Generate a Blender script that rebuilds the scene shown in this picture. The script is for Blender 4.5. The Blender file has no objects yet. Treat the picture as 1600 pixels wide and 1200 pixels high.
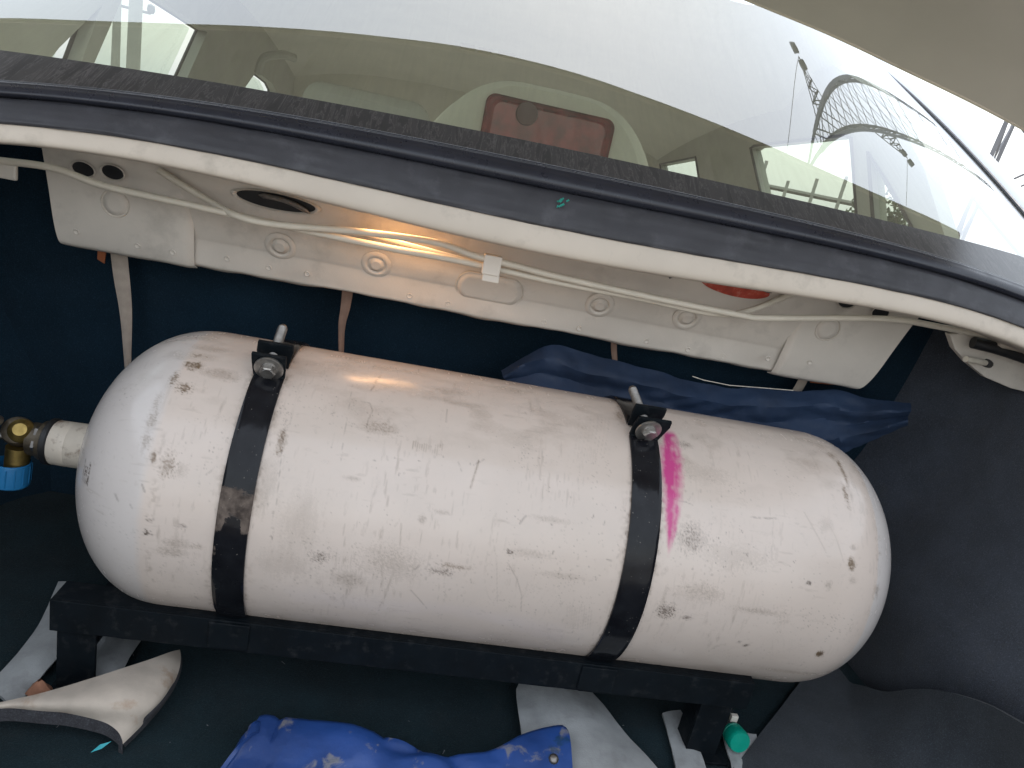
import bpy, bmesh, math, random
import numpy as np
from mathutils import Vector, Matrix, noise as mnoise

random.seed(4)
rng = np.random.default_rng(7)
D = bpy.data
scene = bpy.context.scene
COL = scene.collection

# ------------------------------------------------------------------ camera
FPX, YAW, PITCH, ROLL, CAMZ = 1110.0, 0.14225573, math.radians(-17), 0.21242151, 1.05
_cy, _sy, _cp, _sp = math.cos(YAW), math.sin(YAW), math.cos(PITCH), math.sin(PITCH)
FW = Vector((_sy*_cp, _cy*_cp, _sp))
_r0 = Vector((_cy, -_sy, 0)); _u0 = _r0.cross(FW)
RT = _r0*math.cos(ROLL) + _u0*math.sin(ROLL)
UP = _u0*math.cos(ROLL) - _r0*math.sin(ROLL)
CAM = Vector((0, 0, CAMZ))
cam_d = D.cameras.new('camera')
cam_d.sensor_width = 36.0
cam_d.lens = FPX/1600*36
cam_d.clip_start = 0.02
cam_d.clip_end = 2000
cam = D.objects.new('camera', cam_d)
M = Matrix((RT, UP, -FW)).transposed().to_4x4()
M.translation = CAM
cam.matrix_world = M
COL.objects.link(cam)
scene.camera = cam

# ------------------------------------------------------------------ sky, sun, exposure
SUN_EL, SUN_AZ = math.radians(75), math.radians(35)       # high hazy sun, ahead of the car
world = D.worlds.new('World'); scene.world = world
world.use_nodes = True
wn = world.node_tree; wn.nodes.clear()
w_out = wn.nodes.new('ShaderNodeOutputWorld')
w_bg = wn.nodes.new('ShaderNodeBackground')
w_sky = wn.nodes.new('ShaderNodeTexSky'); w_sky.sky_type = 'NISHITA'
w_sky.sun_disc = False
w_sky.sun_elevation = SUN_EL; w_sky.sun_rotation = SUN_AZ
w_sky.air_density = 2.5; w_sky.dust_density = 2.0; w_sky.ozone_density = 1.0
w_hs = wn.nodes.new('ShaderNodeHueSaturation'); w_hs.inputs['Saturation'].default_value = 0.45
wn.links.new(w_sky.outputs[0], w_hs.inputs['Color'])
w_mx = wn.nodes.new('ShaderNodeMix'); w_mx.data_type = 'RGBA'      # even overcast veil over the clear sky
w_mx.inputs[0].default_value = .5; w_mx.inputs[7].default_value = (6.0, 6.5, 7.4, 1)
wn.links.new(w_hs.outputs[0], w_mx.inputs[6])
wn.links.new(w_mx.outputs[2], w_bg.inputs['Color'])
w_bg.inputs['Strength'].default_value = 0.15
wn.links.new(w_bg.outputs[0], w_out.inputs[0])
sun_d = D.lights.new('sun', 'SUN'); sun_d.energy = 0.6; sun_d.angle = math.radians(12); sun_d.color = (1, .96, .9)
sun = D.objects.new('sun', sun_d); COL.objects.link(sun)
_sd = Vector((math.sin(SUN_AZ)*math.cos(SUN_EL), math.cos(SUN_AZ)*math.cos(SUN_EL), math.sin(SUN_EL)))
sun.rotation_euler = (-_sd).to_track_quat('-Z', 'Y').to_euler()

vs = scene.view_settings
vs.view_transform = 'Standard'; vs.look = 'None'; vs.exposure = 1.0; vs.gamma = 1.0
vs.use_curve_mapping = False
scene.render.engine = 'CYCLES'
scene.cycles.max_bounces = 6
scene.cycles.diffuse_bounces = 4
scene.cycles.glossy_bounces = 3
scene.cycles.transmission_bounces = 4
scene.cycles.transparent_max_bounces = 8
scene.cycles.caustics_reflective = False
scene.cycles.caustics_refractive = False

# ------------------------------------------------------------------ helpers: points
def ray(px, py):
    return FW + RT*((px-800)/FPX) - UP*((py-600)/FPX)
def atY(px, py, Y):
    d = ray(px, py); return CAM + d*(Y/d.y)
def atZ(px, py, Z):
    d = ray(px, py); return CAM + d*((Z-CAMZ)/d.z)
def atX(px, py, X):
    d = ray(px, py); return CAM + d*(X/d.x)

# ------------------------------------------------------------------ helpers: objects
def tag(o, label=None, cat=None, group=None, kind=None):
    if label: o['label'] = label
    if cat: o['category'] = cat
    if group: o['group'] = group
    if kind: o['kind'] = kind
    return o
def empty(name, loc, label, cat, group=None):
    o = D.objects.new(name, None); COL.objects.link(o); o.location = loc
    o.empty_display_size = .02
    return tag(o, label, cat, group)
def link(name, me, mats, parent=None, smooth=True):
    for m in (mats if isinstance(mats, (list, tuple)) else [mats]): me.materials.append(m)
    if smooth:
        me.polygons.foreach_set('use_smooth', [True]*len(me.polygons))
    o = D.objects.new(name, me); COL.objects.link(o)
    if parent is not None:
        o.parent = parent
        o.matrix_parent_inverse = Matrix.Translation(-wloc(parent))
    return o
def wloc(o):
    v = Vector(o.location)
    return v if o.parent is None else v            # parts are built in world coordinates at the origin
class MB:
    def __init__(s): s.v = []; s.f = []; s.m = []
    def add(s, vs_, fs, mi=0):
        n = len(s.v); s.v += [tuple(v) for v in vs_]
        s.f += [tuple(i+n for i in f) for f in fs]; s.m += [mi]*len(fs); return s
    def box(s, a, b, mi=0, M_=None):
        (x0, y0, z0), (x1, y1, z1) = a, b
        v = [Vector(p) for p in ((x0,y0,z0),(x1,y0,z0),(x1,y1,z0),(x0,y1,z0),(x0,y0,z1),(x1,y0,z1),(x1,y1,z1),(x0,y1,z1))]
        if M_ is not None: v = [M_ @ p for p in v]
        return s.add(v, [(0,3,2,1),(4,5,6,7),(0,1,5,4),(1,2,6,5),(2,3,7,6),(3,0,4,7)], mi)
    def tube(s, pts, r, seg=10, mi=0, caps=True):
        pts = [Vector(p) for p in pts]; n = len(pts)
        rs = r if isinstance(r, (list, tuple)) else [r]*n
        t0 = (pts[1]-pts[0]).normalized()
        up = Vector((0,0,1)) if abs(t0.z) < .9 else Vector((0,1,0))
        a = t0.cross(up).normalized(); vsn = []
        for i in range(n):
            t = (pts[min(i+1,n-1)]-pts[max(i-1,0)]).normalized()
            a = (a - t*a.dot(t)).normalized(); b = t.cross(a)
            for k in range(seg):
                w = 2*math.pi*k/seg
                vsn.append(pts[i] + (a*math.cos(w)+b*math.sin(w))*rs[i])
        fs = [(i*seg+k, i*seg+(k+1)%seg, (i+1)*seg+(k+1)%seg, (i+1)*seg+k) for i in range(n-1) for k in range(seg)]
        if caps: fs += [tuple(range(seg))[::-1], tuple(range((n-1)*seg, n*seg))]
        return s.add(vsn, fs, mi)
    def lathe(s, prof, o, axis, seg=32, mi=0, caps=True):
        axis = Vector(axis).normalized(); o = Vector(o)
        up = Vector((0,0,1)) if abs(axis.z) < .9 else Vector((0,1,0))
        a = axis.cross(up).normalized(); b = axis.cross(a); vsn = []
        for h, r in prof:
            for k in range(seg):
                w = 2*math.pi*k/seg
                vsn.append(o + axis*h + (a*math.cos(w)+b*math.sin(w))*r)
        n = len(prof)
        fs = [(i*seg+k, i*seg+(k+1)%seg, (i+1)*seg+(k+1)%seg, (i+1)*seg+k) for i in range(n-1) for k in range(seg)]
        if caps: fs += [tuple(range(seg))[::-1], tuple(range((n-1)*seg, n*seg))]
        return s.add(vsn, fs, mi)
    def grid(s, rows, mi=0):
        n, m = len(rows), len(rows[0])
        return s.add([p for r in rows for p in r], [(i*m+j, i*m+j+1, (i+1)*m+j+1, (i+1)*m+j) for i in range(n-1) for j in range(m-1)], mi)
    def slab(s, rows, th, mi_top=0, mi_rim=0, mi_bot=None):
        """grid with thickness th measured along -normal"""
        n, m = len(rows), len(rows[0])
        R_ = [[Vector(p) for p in r] for r in rows]
        bot = []
        for i in range(n):
            for j in range(m):
                du = R_[i][min(j+1,m-1)] - R_[i][max(j-1,0)]
                dv = R_[min(i+1,n-1)][j] - R_[max(i-1,0)][j]
                nn = du.cross(dv); nn = nn.normalized() if nn.length > 1e-9 else Vector((0,0,1))
                bot.append(R_[i][j] - nn*th)
        b = len(s.v)
        s.v += [tuple(p) for r in R_ for p in r] + [tuple(p) for p in bot]
        q = n*m; bi = mi_top if mi_bot is None else mi_bot
        for i in range(n-1):
            for j in range(m-1):
                s.f.append((b+i*m+j, b+i*m+j+1, b+(i+1)*m+j+1, b+(i+1)*m+j)); s.m.append(mi_top)
                s.f.append((b+q+(i+1)*m+j, b+q+(i+1)*m+j+1, b+q+i*m+j+1, b+q+i*m+j)); s.m.append(bi)
        ring = [(0,j) for j in range(m)] + [(i,m-1) for i in range(1,n)] + [(n-1,j) for j in range(m-2,-1,-1)] + [(i,0) for i in range(n-2,0,-1)]
        for k in range(len(ring)):
            i0, j0 = ring[k]; i1, j1 = ring[(k+1) % len(ring)]
            s.f.append((b+i0*m+j0, b+q+i0*m+j0, b+q+i1*m+j1, b+i1*m+j1)); s.m.append(mi_rim)
        return s
    def mesh(s, name):
        me = D.meshes.new(name); me.from_pydata(s.v, [], s.f); me.update()
        return me
    def build(s, name, mats, parent=None, smooth=True, bevel=0, sharp=40):
        me = s.mesh(name)
        o = link(name, me, mats, parent, smooth)
        me.polygons.foreach_set('material_index', s.m)
        bm = bmesh.new(); bm.from_mesh(me)
        bmesh.ops.recalc_face_normals(bm, faces=bm.faces)
        if smooth:
            for e in bm.edges:
                if len(e.link_faces) == 2 and e.calc_face_angle(0) > math.radians(sharp): e.smooth = False
        if bevel:
            es = [e for e in bm.edges if len(e.link_faces) == 2 and e.calc_face_angle(0) > math.radians(30)]
            bmesh.ops.bevel(bm, geom=es, offset=bevel, segments=2, affect='EDGES', profile=.6)
        bm.to_mesh(me); bm.free()
        return o
def catmull(pts, n):
    P = [Vector(p) for p in pts]; P = [P[0]*2-P[1]] + P + [P[-1]*2-P[-2]]; out = []
    for i in range(1, len(P)-2):
        for k in range(n):
            t = k/n
            out.append(.5*((2*P[i]) + (P[i+1]-P[i-1])*t + (2*P[i-1]-5*P[i]+4*P[i+1]-P[i+2])*t*t + (3*P[i]-P[i-1]-3*P[i+1]+P[i+2])*t**3))
    out.append(P[-2]); return out
def resample(pts, n):
    P = [Vector(p) for p in pts]; L = [0]
    for a, b in zip(P, P[1:]): L.append(L[-1]+(b-a).length)
    out = []
    for k in range(n):
        t = L[-1]*k/(n-1); i = 0
        while i < len(P)-2 and L[i+1] < t: i += 1
        w = (t-L[i])/max(1e-9, L[i+1]-L[i]); out.append(P[i].lerp(P[i+1], w))
    return out
def nz(p, s=1.0, seed=0.0):
    return mnoise.noise(Vector((p[0]*s+seed, p[1]*s-seed*.7, p[2]*s+seed*1.3)))

# ------------------------------------------------------------------ helpers: materials
class NT:
    def __init__(s, name):
        s.m = D.materials.new(name); s.m.use_nodes = True; s.t = s.m.node_tree
        s.b = s.t.nodes['Principled BSDF']; s.o = s.t.nodes['Material Output']
    def n(s, k, **kw):
        x = s.t.nodes.new('ShaderNode'+k)
        for a, v in kw.items():
            if a in x.inputs: x.inputs[a].default_value = v
            else: setattr(x, a, v)
        return x
    def l(s, a, b): s.t.links.new(a, b)
    def coord(s, scale=(1,1,1)):
        c = s.n('TexCoord'); mp = s.n('Mapping'); mp.inputs['Scale'].default_value = scale
        s.l(c.outputs['Object'], mp.inputs[0]); return mp.outputs[0]
    def noise(s, co, scale, detail=4, rough=.55, dist=0):
        x = s.n('TexNoise'); x.inputs['Scale'].default_value = scale; x.inputs['Detail'].default_value = detail
        x.inputs['Roughness'].default_value = rough; x.inputs['Distortion'].default_value = dist
        s.l(co, x.inputs['Vector']); return x.outputs['Fac']
    def ramp(s, f, a, b, lo=0.0, hi=1.0):
        x = s.n('MapRange'); x.inputs['From Min'].default_value = a; x.inputs['From Max'].default_value = b
        x.inputs['To Min'].default_value = lo; x.inputs['To Max'].default_value = hi; s.l(f, x.inputs['Value']); return x.outputs[0]
    def mix(s, f, a, b, blend='MIX'):
        x = s.n('Mix', data_type='RGBA', blend_type=blend)
        for v, i in ((f, 0), (a, 6), (b, 7)):
            if hasattr(v, 'default_value') or hasattr(v, 'links'): s.l(v, x.inputs[i])
            else: x.inputs[i].default_value = v if i == 0 else (*v[:3], 1)
        return x.outputs[2]
    def math(s, op, a, b=0.0):
        x = s.n('Math', operation=op)
        for v, i in ((a, 0), (b, 1)):
            if hasattr(v, 'links'): s.l(v, x.inputs[i])
            else: x.inputs[i].default_value = v
        return x.outputs[0]
    def fresnel(s, n):
        g = s.n('NewGeometry'); fr = s.n('Fresnel')          # same reflectance from either side of the pane
        s.l(s.ramp(g.outputs['Backfacing'], 0, 1, n, 1/n), fr.inputs['IOR']); return fr.outputs[0]
    def bump(s, h, strength=.2, dist=.001):
        x = s.n('Bump'); x.inputs['Strength'].default_value = strength; x.inputs['Distance'].default_value = dist
        s.l(h, x.inputs['Height']); s.l(x.outputs[0], s.b.inputs['Normal'])
    def base(s, c):
        if hasattr(c, 'links'): s.l(c, s.b.inputs['Base Color'])
        else: s.b.inputs['Base Color'].default_value = (*c, 1)
    def rough(s, r):
        if hasattr(r, 'links'): s.l(r, s.b.inputs['Roughness'])
        else: s.b.inputs['Roughness'].default_value = r

def simple(name, col, rough=.5, metal=0.0, var=.12, vscale=30, speck=0, bump=.0, bscale=300, bdist=.0006, dirt=None, dirt_amt=.5, dscale=14, sheen=0, coat=0):
    t = NT(name); co = t.coord()
    f = t.noise(co, vscale, 5)
    dk = tuple(c*(1-var) for c in col); lt = tuple(min(1, c*(1+var)) for c in col)
    c = t.mix(t.ramp(f, .3, .7), dk, lt)
    if dirt:
        g = t.ramp(t.noise(co, dscale, 7, .65), .54, .72, 0, dirt_amt)
        c = t.mix(g, c, dirt)
    if speck:                                        # single lighter and darker fibres
        c = t.mix(t.ramp(t.noise(co, 650, 2, .5, .6), .52, .72, 0, speck), c, tuple(min(1, v*3.0+.01) for v in col))
        c = t.mix(t.ramp(t.noise(co, 480, 2), .30, .46, speck, 0), c, tuple(v*.35 for v in col))
    t.base(c); t.b.inputs['Metallic'].default_value = metal
    t.rough(t.ramp(t.noise(co, vscale*1.7, 4), .3, .7, max(0, rough-.08), min(1, rough+.08)))
    if bump: t.bump(t.noise(co, bscale, 3), bump, bdist)
    if sheen:
        t.b.inputs['Sheen Weight'].default_value = sheen; t.b.inputs['Sheen Roughness'].default_value = .5
    if coat:
        t.b.inputs['Coat Weight'].default_value = coat; t.b.inputs['Coat Roughness'].default_value = .08
    return t.m

m_body = simple('ivory_body_paint', (.58,.505,.42), .42, var=.07, vscale=9, bump=.12, bscale=900, dirt=(.28,.24,.19), dirt_amt=.5, dscale=20)
m_panel = simple('primer_grey_panel', (.64,.585,.515), .55, var=.08, vscale=12, bump=.25, bscale=420, dirt=(.24,.22,.19), dirt_amt=.35, dscale=16)
m_rod = simple('cream_rod_paint', (.66,.60,.50), .35, var=.06, vscale=40)
m_rubber = simple('seal_rubber', (.040,.040,.047), .55, var=.2, vscale=25, bump=.25, bscale=700, dirt=(.085,.085,.095), dirt_amt=.6, dscale=30)
m_mould = simple('moulding_rubber', (.022,.024,.034), .30, var=.15, vscale=30, bump=.06, bscale=500)
m_seat = simple('dark_seat_and_dimmed_trim', (.0058,.019,.033), .92, var=.25, vscale=8, bump=.5, bscale=900, speck=.35, sheen=.05)
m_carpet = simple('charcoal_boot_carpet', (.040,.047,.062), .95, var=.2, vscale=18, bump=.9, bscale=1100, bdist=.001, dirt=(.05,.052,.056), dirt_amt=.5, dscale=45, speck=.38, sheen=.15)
m_floor = simple('green_black_floor_carpet', (.0060,.0175,.0225), .95, var=.3, vscale=14, bump=.8, bscale=900, bdist=.001, dirt=(.016,.022,.024), dirt_amt=.45, dscale=26, speck=.38, sheen=.08)
m_lap = simple('dimmed_lap_carpet', (.028,.034,.042), .95, var=.2, vscale=18, bump=.9, bscale=1100, bdist=.001, dirt=(.045,.05,.055), dirt_amt=.5, dscale=45, speck=.38, sheen=.1)  # boot carpet colour darkened to offset the light its slope catches
m_pale_strip = simple('pale_felt_and_bare_floor', (.36,.37,.37), .9, var=.16, vscale=35, bump=.6, bscale=600, bdist=.0008, dirt=(.18,.17,.16), dirt_amt=.4, dscale=30)
m_backing = simple('beige_mat_backing', (.50,.43,.36), .85, var=.14, vscale=30, bump=.4, bscale=500, dirt=(.30,.17,.09), dirt_amt=.9, dscale=17)
m_pile = simple('grey_mat_pile', (.035,.035,.04), .95, var=.3, vscale=60, bump=.9, bscale=1200, speck=.38, bdist=.001)
m_frame = simple('black_frame_paint', (.0030,.0055,.0080), .62, var=.25, vscale=30, bump=.12, bscale=300, dirt=(.055,.055,.055), dirt_amt=.3, dscale=70)
m_steel = simple('dull_zinc_steel', (.24,.225,.21), .46, metal=1.0, var=.2, vscale=120, bump=.1, bscale=600, dirt=(.20,.15,.11), dirt_amt=.5, dscale=90)
m_bolt = simple('pale_bolt_steel', (.40,.385,.365), .42, metal=1.0, var=.2, vscale=150, bump=.12, bscale=500, dirt=(.22,.17,.13), dirt_amt=.5, dscale=120)
m_brass = simple('brass', (.34,.245,.085), .48, metal=1.0, var=.25, vscale=90, bump=.1, bscale=300, dirt=(.14,.10,.05), dirt_amt=.6, dscale=60)
m_bronze = simple('dark_bronze', (.11,.09,.065), .45, metal=.7, var=.3, vscale=90, bump=.1, bscale=300)
m_bluecap = simple('blue_plastic', (.018,.16,.36), .35, var=.12, vscale=60, bump=.05)
m_greencap = simple('green_plastic', (.0,.30,.21), .38, var=.06, vscale=80)
m_webbing = simple('beige_webbing', (.42,.35,.29), .85, var=.12, vscale=60, bump=.5, bscale=1500)
m_webbing2 = simple('brown_webbing', (.30,.19,.14), .85, var=.12, vscale=60, bump=.5, bscale=1500)
m_orange = simple('orange_tape', (.36,.11,.04), .7, var=.25, vscale=40)
m_red = simple('red_tape', (.42,.055,.03), .5, var=.35, vscale=60, dirt=(.50,.40,.33), dirt_amt=.9, dscale=60)
m_black = simple('black_plastic', (.012,.012,.013), .45, var=.2, vscale=40)
m_clip = simple('white_nylon_clip', (.72,.66,.58), .45, var=.05)
m_head = simple('beige_headliner', (.64,.61,.53), .95, var=.06, vscale=10, bump=.3, bscale=800)
m_trimb = simple('beige_cabin_trim', (.72,.68,.57), .8, var=.06, vscale=10)
m_pillar = simple('grey_pillar_trim', (.42,.41,.36), .8, var=.08, vscale=10)
m_lid = simple('lid_inner_paint', (.44,.395,.35), .5, var=.05, vscale=6, bump=.08, bscale=600)
m_bodyout = simple('outer_paint', (.62,.66,.72), .25, var=.02, vscale=5, coat=.6)
m_galv = simple('galvanised_steel', (.17,.17,.18), .6, var=.1, vscale=2)
m_concrete = simple('concrete', (.34,.33,.30), .9, var=.12, vscale=2)
m_leaf = simple('leaf_green', (.07,.10,.045), .7, var=.3, vscale=4)
m_bark = simple('bark', (.10,.08,.06), .9, var=.3, vscale=6)
m_asphalt = simple('dusty_ground', (.36,.33,.29), .95, var=.15, vscale=.6)
m_scrap = simple('cyan_scrap', (.05,.42,.48), .5, var=.1)
m_rustbit = simple('rust_flake', (.32,.15,.09), .9, var=.3, vscale=80)
m_lensglass = simple('lamp_bezel', (.35,.33,.30), .3, metal=.6)

def vinyl(name, col, rough, dirt_amt):
    t = NT(name); co = t.coord()
    c = t.mix(t.ramp(t.noise(co, 14, 5), .35, .65), tuple(v*.75 for v in col), tuple(v*1.2 for v in col))
    g = t.ramp(t.noise(co, 34, 6, .6, .4), .60, .68, 0, dirt_amt)
    c = t.mix(g, c, (.25,.24,.24))
    g2 = t.ramp(t.noise(co, 21, 6, .6, .8), .64, .70, 0, dirt_amt*.8)
    c = t.mix(g2, c, (.012,.045,.05))
    t.base(c); t.rough(t.ramp(t.noise(co, 40, 4), .3, .7, rough-.1, rough+.15))
    t.bump(t.noise(co, 60, 5), .35, .003)
    return t.m
m_vinyl = vinyl('blue_vinyl', (.020,.066,.25), .42, .75)
m_tarp = vinyl('dark_blue_tarp', (.015,.033,.074), .68, .0)

for m_ in (m_frame, m_floor, m_seat): m_.node_tree.nodes['Principled BSDF'].inputs['Specular IOR Level'].default_value = .18
# worn black paint of the straps: paint gone along a scrape and at the edges
def strap_mat():
    t = NT('worn_black_strap_paint'); co = t.coord()
    c = t.mix(t.ramp(t.noise(co, 40, 4), .3, .7), (.006,.006,.008), (.014,.015,.018))
    at_ = t.n('Attribute', attribute_name='wear')
    n1 = t.noise(co, 70, 7, .7, .5)
    g = t.ramp(t.math('ADD', at_.outputs['Fac'], t.math('MULTIPLY', t.math('SUBTRACT', n1, .5), .9)), .48, .58)
    rust = t.mix(t.ramp(t.noise(co, 120, 5), .35, .65), (.045,.034,.029), (.15,.118,.098))
    c = t.mix(g, c, rust)
    sp = t.ramp(t.noise(co, 330, 2), .71, .75, 0, .7)
    c = t.mix(sp, c, (.22,.2,.18))
    t.base(c)
    t.rough(t.mix(g, (.12,)*3, (.75,)*3)); t.b.inputs['Specular IOR Level'].default_value = .24
    t.bump(t.math('SUBTRACT', t.noise(co, 160, 4), g), .16, .0006)
    return t.m
m_strap = strap_mat()

# ------------------------------------------------------------------ boot shell (setting)
XC = .083                                     # centre plane of the car
FLOOR = .414
def setting(name, mb, mat, **k):
    o = mb.build(name, mat, None, **k); o['kind'] = 'structure'; return o

mb = MB()                                     # outside ground, below the car
mb.add([(-300,-300,0),(300,-300,0),(300,300,0),(-300,300,0)], [(0,1,2,3)])
setting('ground', mb, m_asphalt, smooth=False)

mb = MB(); rows = []                          # carpeted boot floor, a little uneven
for j in range(40):
    y = -.02 + j*(1.14/39)
    rows.append([(x, y, FLOOR + .005*nz((x,y,0), 6) + .0025*nz((x,y,0), 22, 3)) for x in np.linspace(-.72, .90, 56)])
mb.grid(rows)
setting('boot_floor', mb, m_floor)

mb = MB(); rows = []
for z in np.linspace(.38, .97, 24):
    rows.append([(x, 1.075 - .05*(z-.4) + .006*nz((x,0,z), 4) + .01*math.cos((x-XC)*7), z) for x in np.linspace(-.72, .92, 40)])
mb.grid(rows)
setting('seat_back_panel', mb, m_seat)

mb = MB(); rows = []                          # rear wall and sill of the boot, just below the camera
for k, (y, z) in enumerate(((.03,.40),(.02,.48),(.0,.485),(-.03,.495),(-.08,.50),(-.13,.49),(-.16,.45),(-.17,.3))):
    rows.append([(x, y-.05*((x-XC)/.8)**2*0, z) for x in np.linspace(-.80, .97, 12)])
mb.grid(rows)
setting('boot_rear_wall', mb, m_body)

def side_wall(side):
    mb = MB(); rows = []
    for z in np.linspace(.38, .975, 36):
        r = []
        for y in np.linspace(.02, 1.09, 44):
            s = max(0, min(1, (.74-z)/.2)); s = s*s*(3-2*s)
            hump = math.exp(-((y-.85)/.30)**2)*s
            x = .735 + .10*max(0, z-.55) - .075*hump + .006*nz((y,z,side), 5)
            corner = max(0, (y-.93)/.15); x -= .09*corner**2
            r.append((XC + side*x, y, z))
        rows.append(r)
    mb.grid(rows); return mb
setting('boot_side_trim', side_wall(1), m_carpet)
setting('boot_side_trim', side_wall(-1), m_seat)  # same trim as the other side, dimmed by using the darker seat colour

# floor carpet lapped up the right wheel arch, its edge standing a little proud
mb = MB(); rows = []
edge_px = [(1262,1082),(1300,1067),(1345,1074),(1385,1083),(1430,1078),(1490,1082),(1545,1098),(1600,1124),(1680,1162)]
foot_px = [(1130,1222),(1180,1228),(1240,1240),(1300,1252),(1370,1266),(1450,1282),(1530,1300),(1610,1320),(1700,1345)]
top = resample(catmull([atX(px, py, .705+.030*max(0,(px-1262)/400)) for px, py in edge_px], 5), 40)
bot = resample(catmull([atZ(px, py, FLOOR+.010) for px, py in foot_px], 5), 40)
for i in range(16):
    t = i/15; r = []
    for a_, b_ in zip(top, bot):
        q = a_.lerp(b_, t); q.z -= .035*math.sin(math.pi*t)*.6; q.z = max(q.z, FLOOR+.009)
        q += Vector((.005,.003,.003))*nz(q, 12, 2)
        r.append(q)
    rows.append(r)
mb.slab(rows, .003)
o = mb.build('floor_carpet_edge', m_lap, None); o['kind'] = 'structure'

# ------------------------------------------------------------------ the car around it
car = empty('car', (XC, 1.3, 0), 'ivory sedan with open boot holding the white gas cylinder', 'car')

# rear glass surface
GK, GK4, GT, GC, GCR, GE1, GE2, GE3 = .197, .3903, math.tan(math.radians(27.9602)), .2414, -.1612, .0011, -.4261, .0023
def glass_z(x, y):
    dx = x-XC; w = y-(.815+GK*dx*dx+GK4*dx**4)
    return 1.035 + w*GT + GC*w*w - GCR*dx*dx + GE1*w*dx*dx + GE2*w*w*dx*dx + GE3*w**3
def glass_hit(px, py):
    d = ray(px, py); lo, hi = .5, 1.6
    f = lambda t: (CAM+d*t).z - glass_z((CAM+d*t).x, (CAM+d*t).y)
    ts = np.linspace(.5, 2.2, 400); v = [f(t) for t in ts]
    for i in range(len(ts)-1):
        if v[i] > 0 >= v[i+1]:
            return CAM + d*float(ts[i] + (ts[i+1]-ts[i])*v[i]/(v[i]-v[i+1]))
def foot_curve(px):
    P = [glass_hit(*q) for q in px]; P = [q for q in P if q]
    c = np.polyfit([q.x-XC for q in P], [q.y for q in P], 4)
    a, b = min(q.x for q in P)-XC, max(q.x for q in P)-XC
    def f(x):
        dx = x-XC; e = min(max(dx, a), b)
        return float(np.polyval(c, e) + np.polyval(np.polyder(c), e)*(dx-e)*.6)
    return f
base_y = foot_curve([(0,128),(200,146),(400,172),(550,200),(700,231),(800,249),(1000,290),(1200,333),(1400,384),(1500,414),(1590,444)])
frit_y = foot_curve([(0,82),(135,98),(270,118),(400,142),(520,165),(660,190),(800,218),(920,241),(1040,265),(1200,305),(1320,333),(1430,357),(1530,385),(1590,400)])
def glass_top(x):
    u = max(0, min(1, (abs(x-XC)-.35)/.42)); return 1.42 + .34*u*u*(3-2*u)
xs = np.linspace(XC-.86, XC+.905, 90)
mb = MB(); rows = []
for i in range(46):
    t = i/45
    r = []
    for x in xs:
        y0 = frit_y(x)-.004; y1 = glass_top(x)
        y = y0 + (y1-y0)*t
        r.append((x, y, glass_z(x, y)))
    rows.append(r)
mb.grid(rows)
def glass_mat():
    t = NT('rear_window_glass'); co = t.coord()
    tr = t.n('BsdfTransparent'); tr.inputs[0].default_value = (.78,.83,.76,1)
    gl = t.n('BsdfGlossy'); gl.inputs['Roughness'].default_value = .0; gl.inputs['Color'].default_value = (1,1,1,1)
    df = t.n('BsdfDiffuse'); df.inputs[0].default_value = (.52,.49,.43,1)
    fr = t.fresnel(1.58)
    f2 = t.math('DIVIDE', t.math('MULTIPLY', fr, 2.0), t.math('ADD', fr, 1.0))
    # rain streaks: noise stretched down the slope of the pane, and fine dust
    cs = t.coord((48, 4.5, 4.5)); st = t.noise(cs, 1.0, 7, .66, 2.0)
    dust = t.math('ADD', t.ramp(st, .35, .75, .03, .14), t.ramp(t.noise(co, 900, 2), .66, .72, 0, .14))
    m1 = t.n('MixShader'); t.l(dust, m1.inputs[0]); t.l(tr.outputs[0], m1.inputs[1]); t.l(df.outputs[0], m1.inputs[2])
    m2 = t.n('MixShader'); t.l(f2, m2.inputs[0]); t.l(m1.outputs[0], m2.inputs[1]); t.l(gl.outputs[0], m2.inputs[2])
    t.l(m2.outputs[0], t.o.inputs[0]); t.t.nodes.remove(t.b)
    return t.m
m_glass = glass_mat()
glass = mb.build('rear_window', m_glass, car)
glass['label'] = 'dusty raked rear window reflecting the sky'

# black ceramic band along the foot of the pane
def frit_mat():
    t = NT('black_ceramic_band'); co = t.coord()
    cs = t.coord((60, 7, 7)); st = t.noise(cs, 1.0, 8, .70, 2.4)
    line = t.ramp(t.math('ABSOLUTE', t.math('SUBTRACT', st, .5)), 0, .022, .60, 0)
    c = t.mix(t.ramp(st, .3, .75), (.010,.009,.010), (.040,.036,.037))
    c = t.mix(line, c, (.16,.145,.145))
    c = t.mix(t.ramp(t.noise(co, 700, 2), .70, .74, 0, .5), c, (.3,.28,.27))
    t.base(c); t.rough(.32); t.b.inputs['Specular IOR Level'].default_value = .35
    return t.m
mb = MB(); rows = []
for i in range(8):
    rows.append([(x, base_y(x)-.01 + (frit_y(x)-base_y(x)+.01)*i/7, glass_z(x, base_y(x)-.01 + (frit_y(x)-base_y(x)+.01)*i/7)+.0015) for x in np.linspace(XC-.86, XC+.80, 120)])
mb.grid(rows)
mb.build('ceramic_band', frit_mat(), glass)

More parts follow.
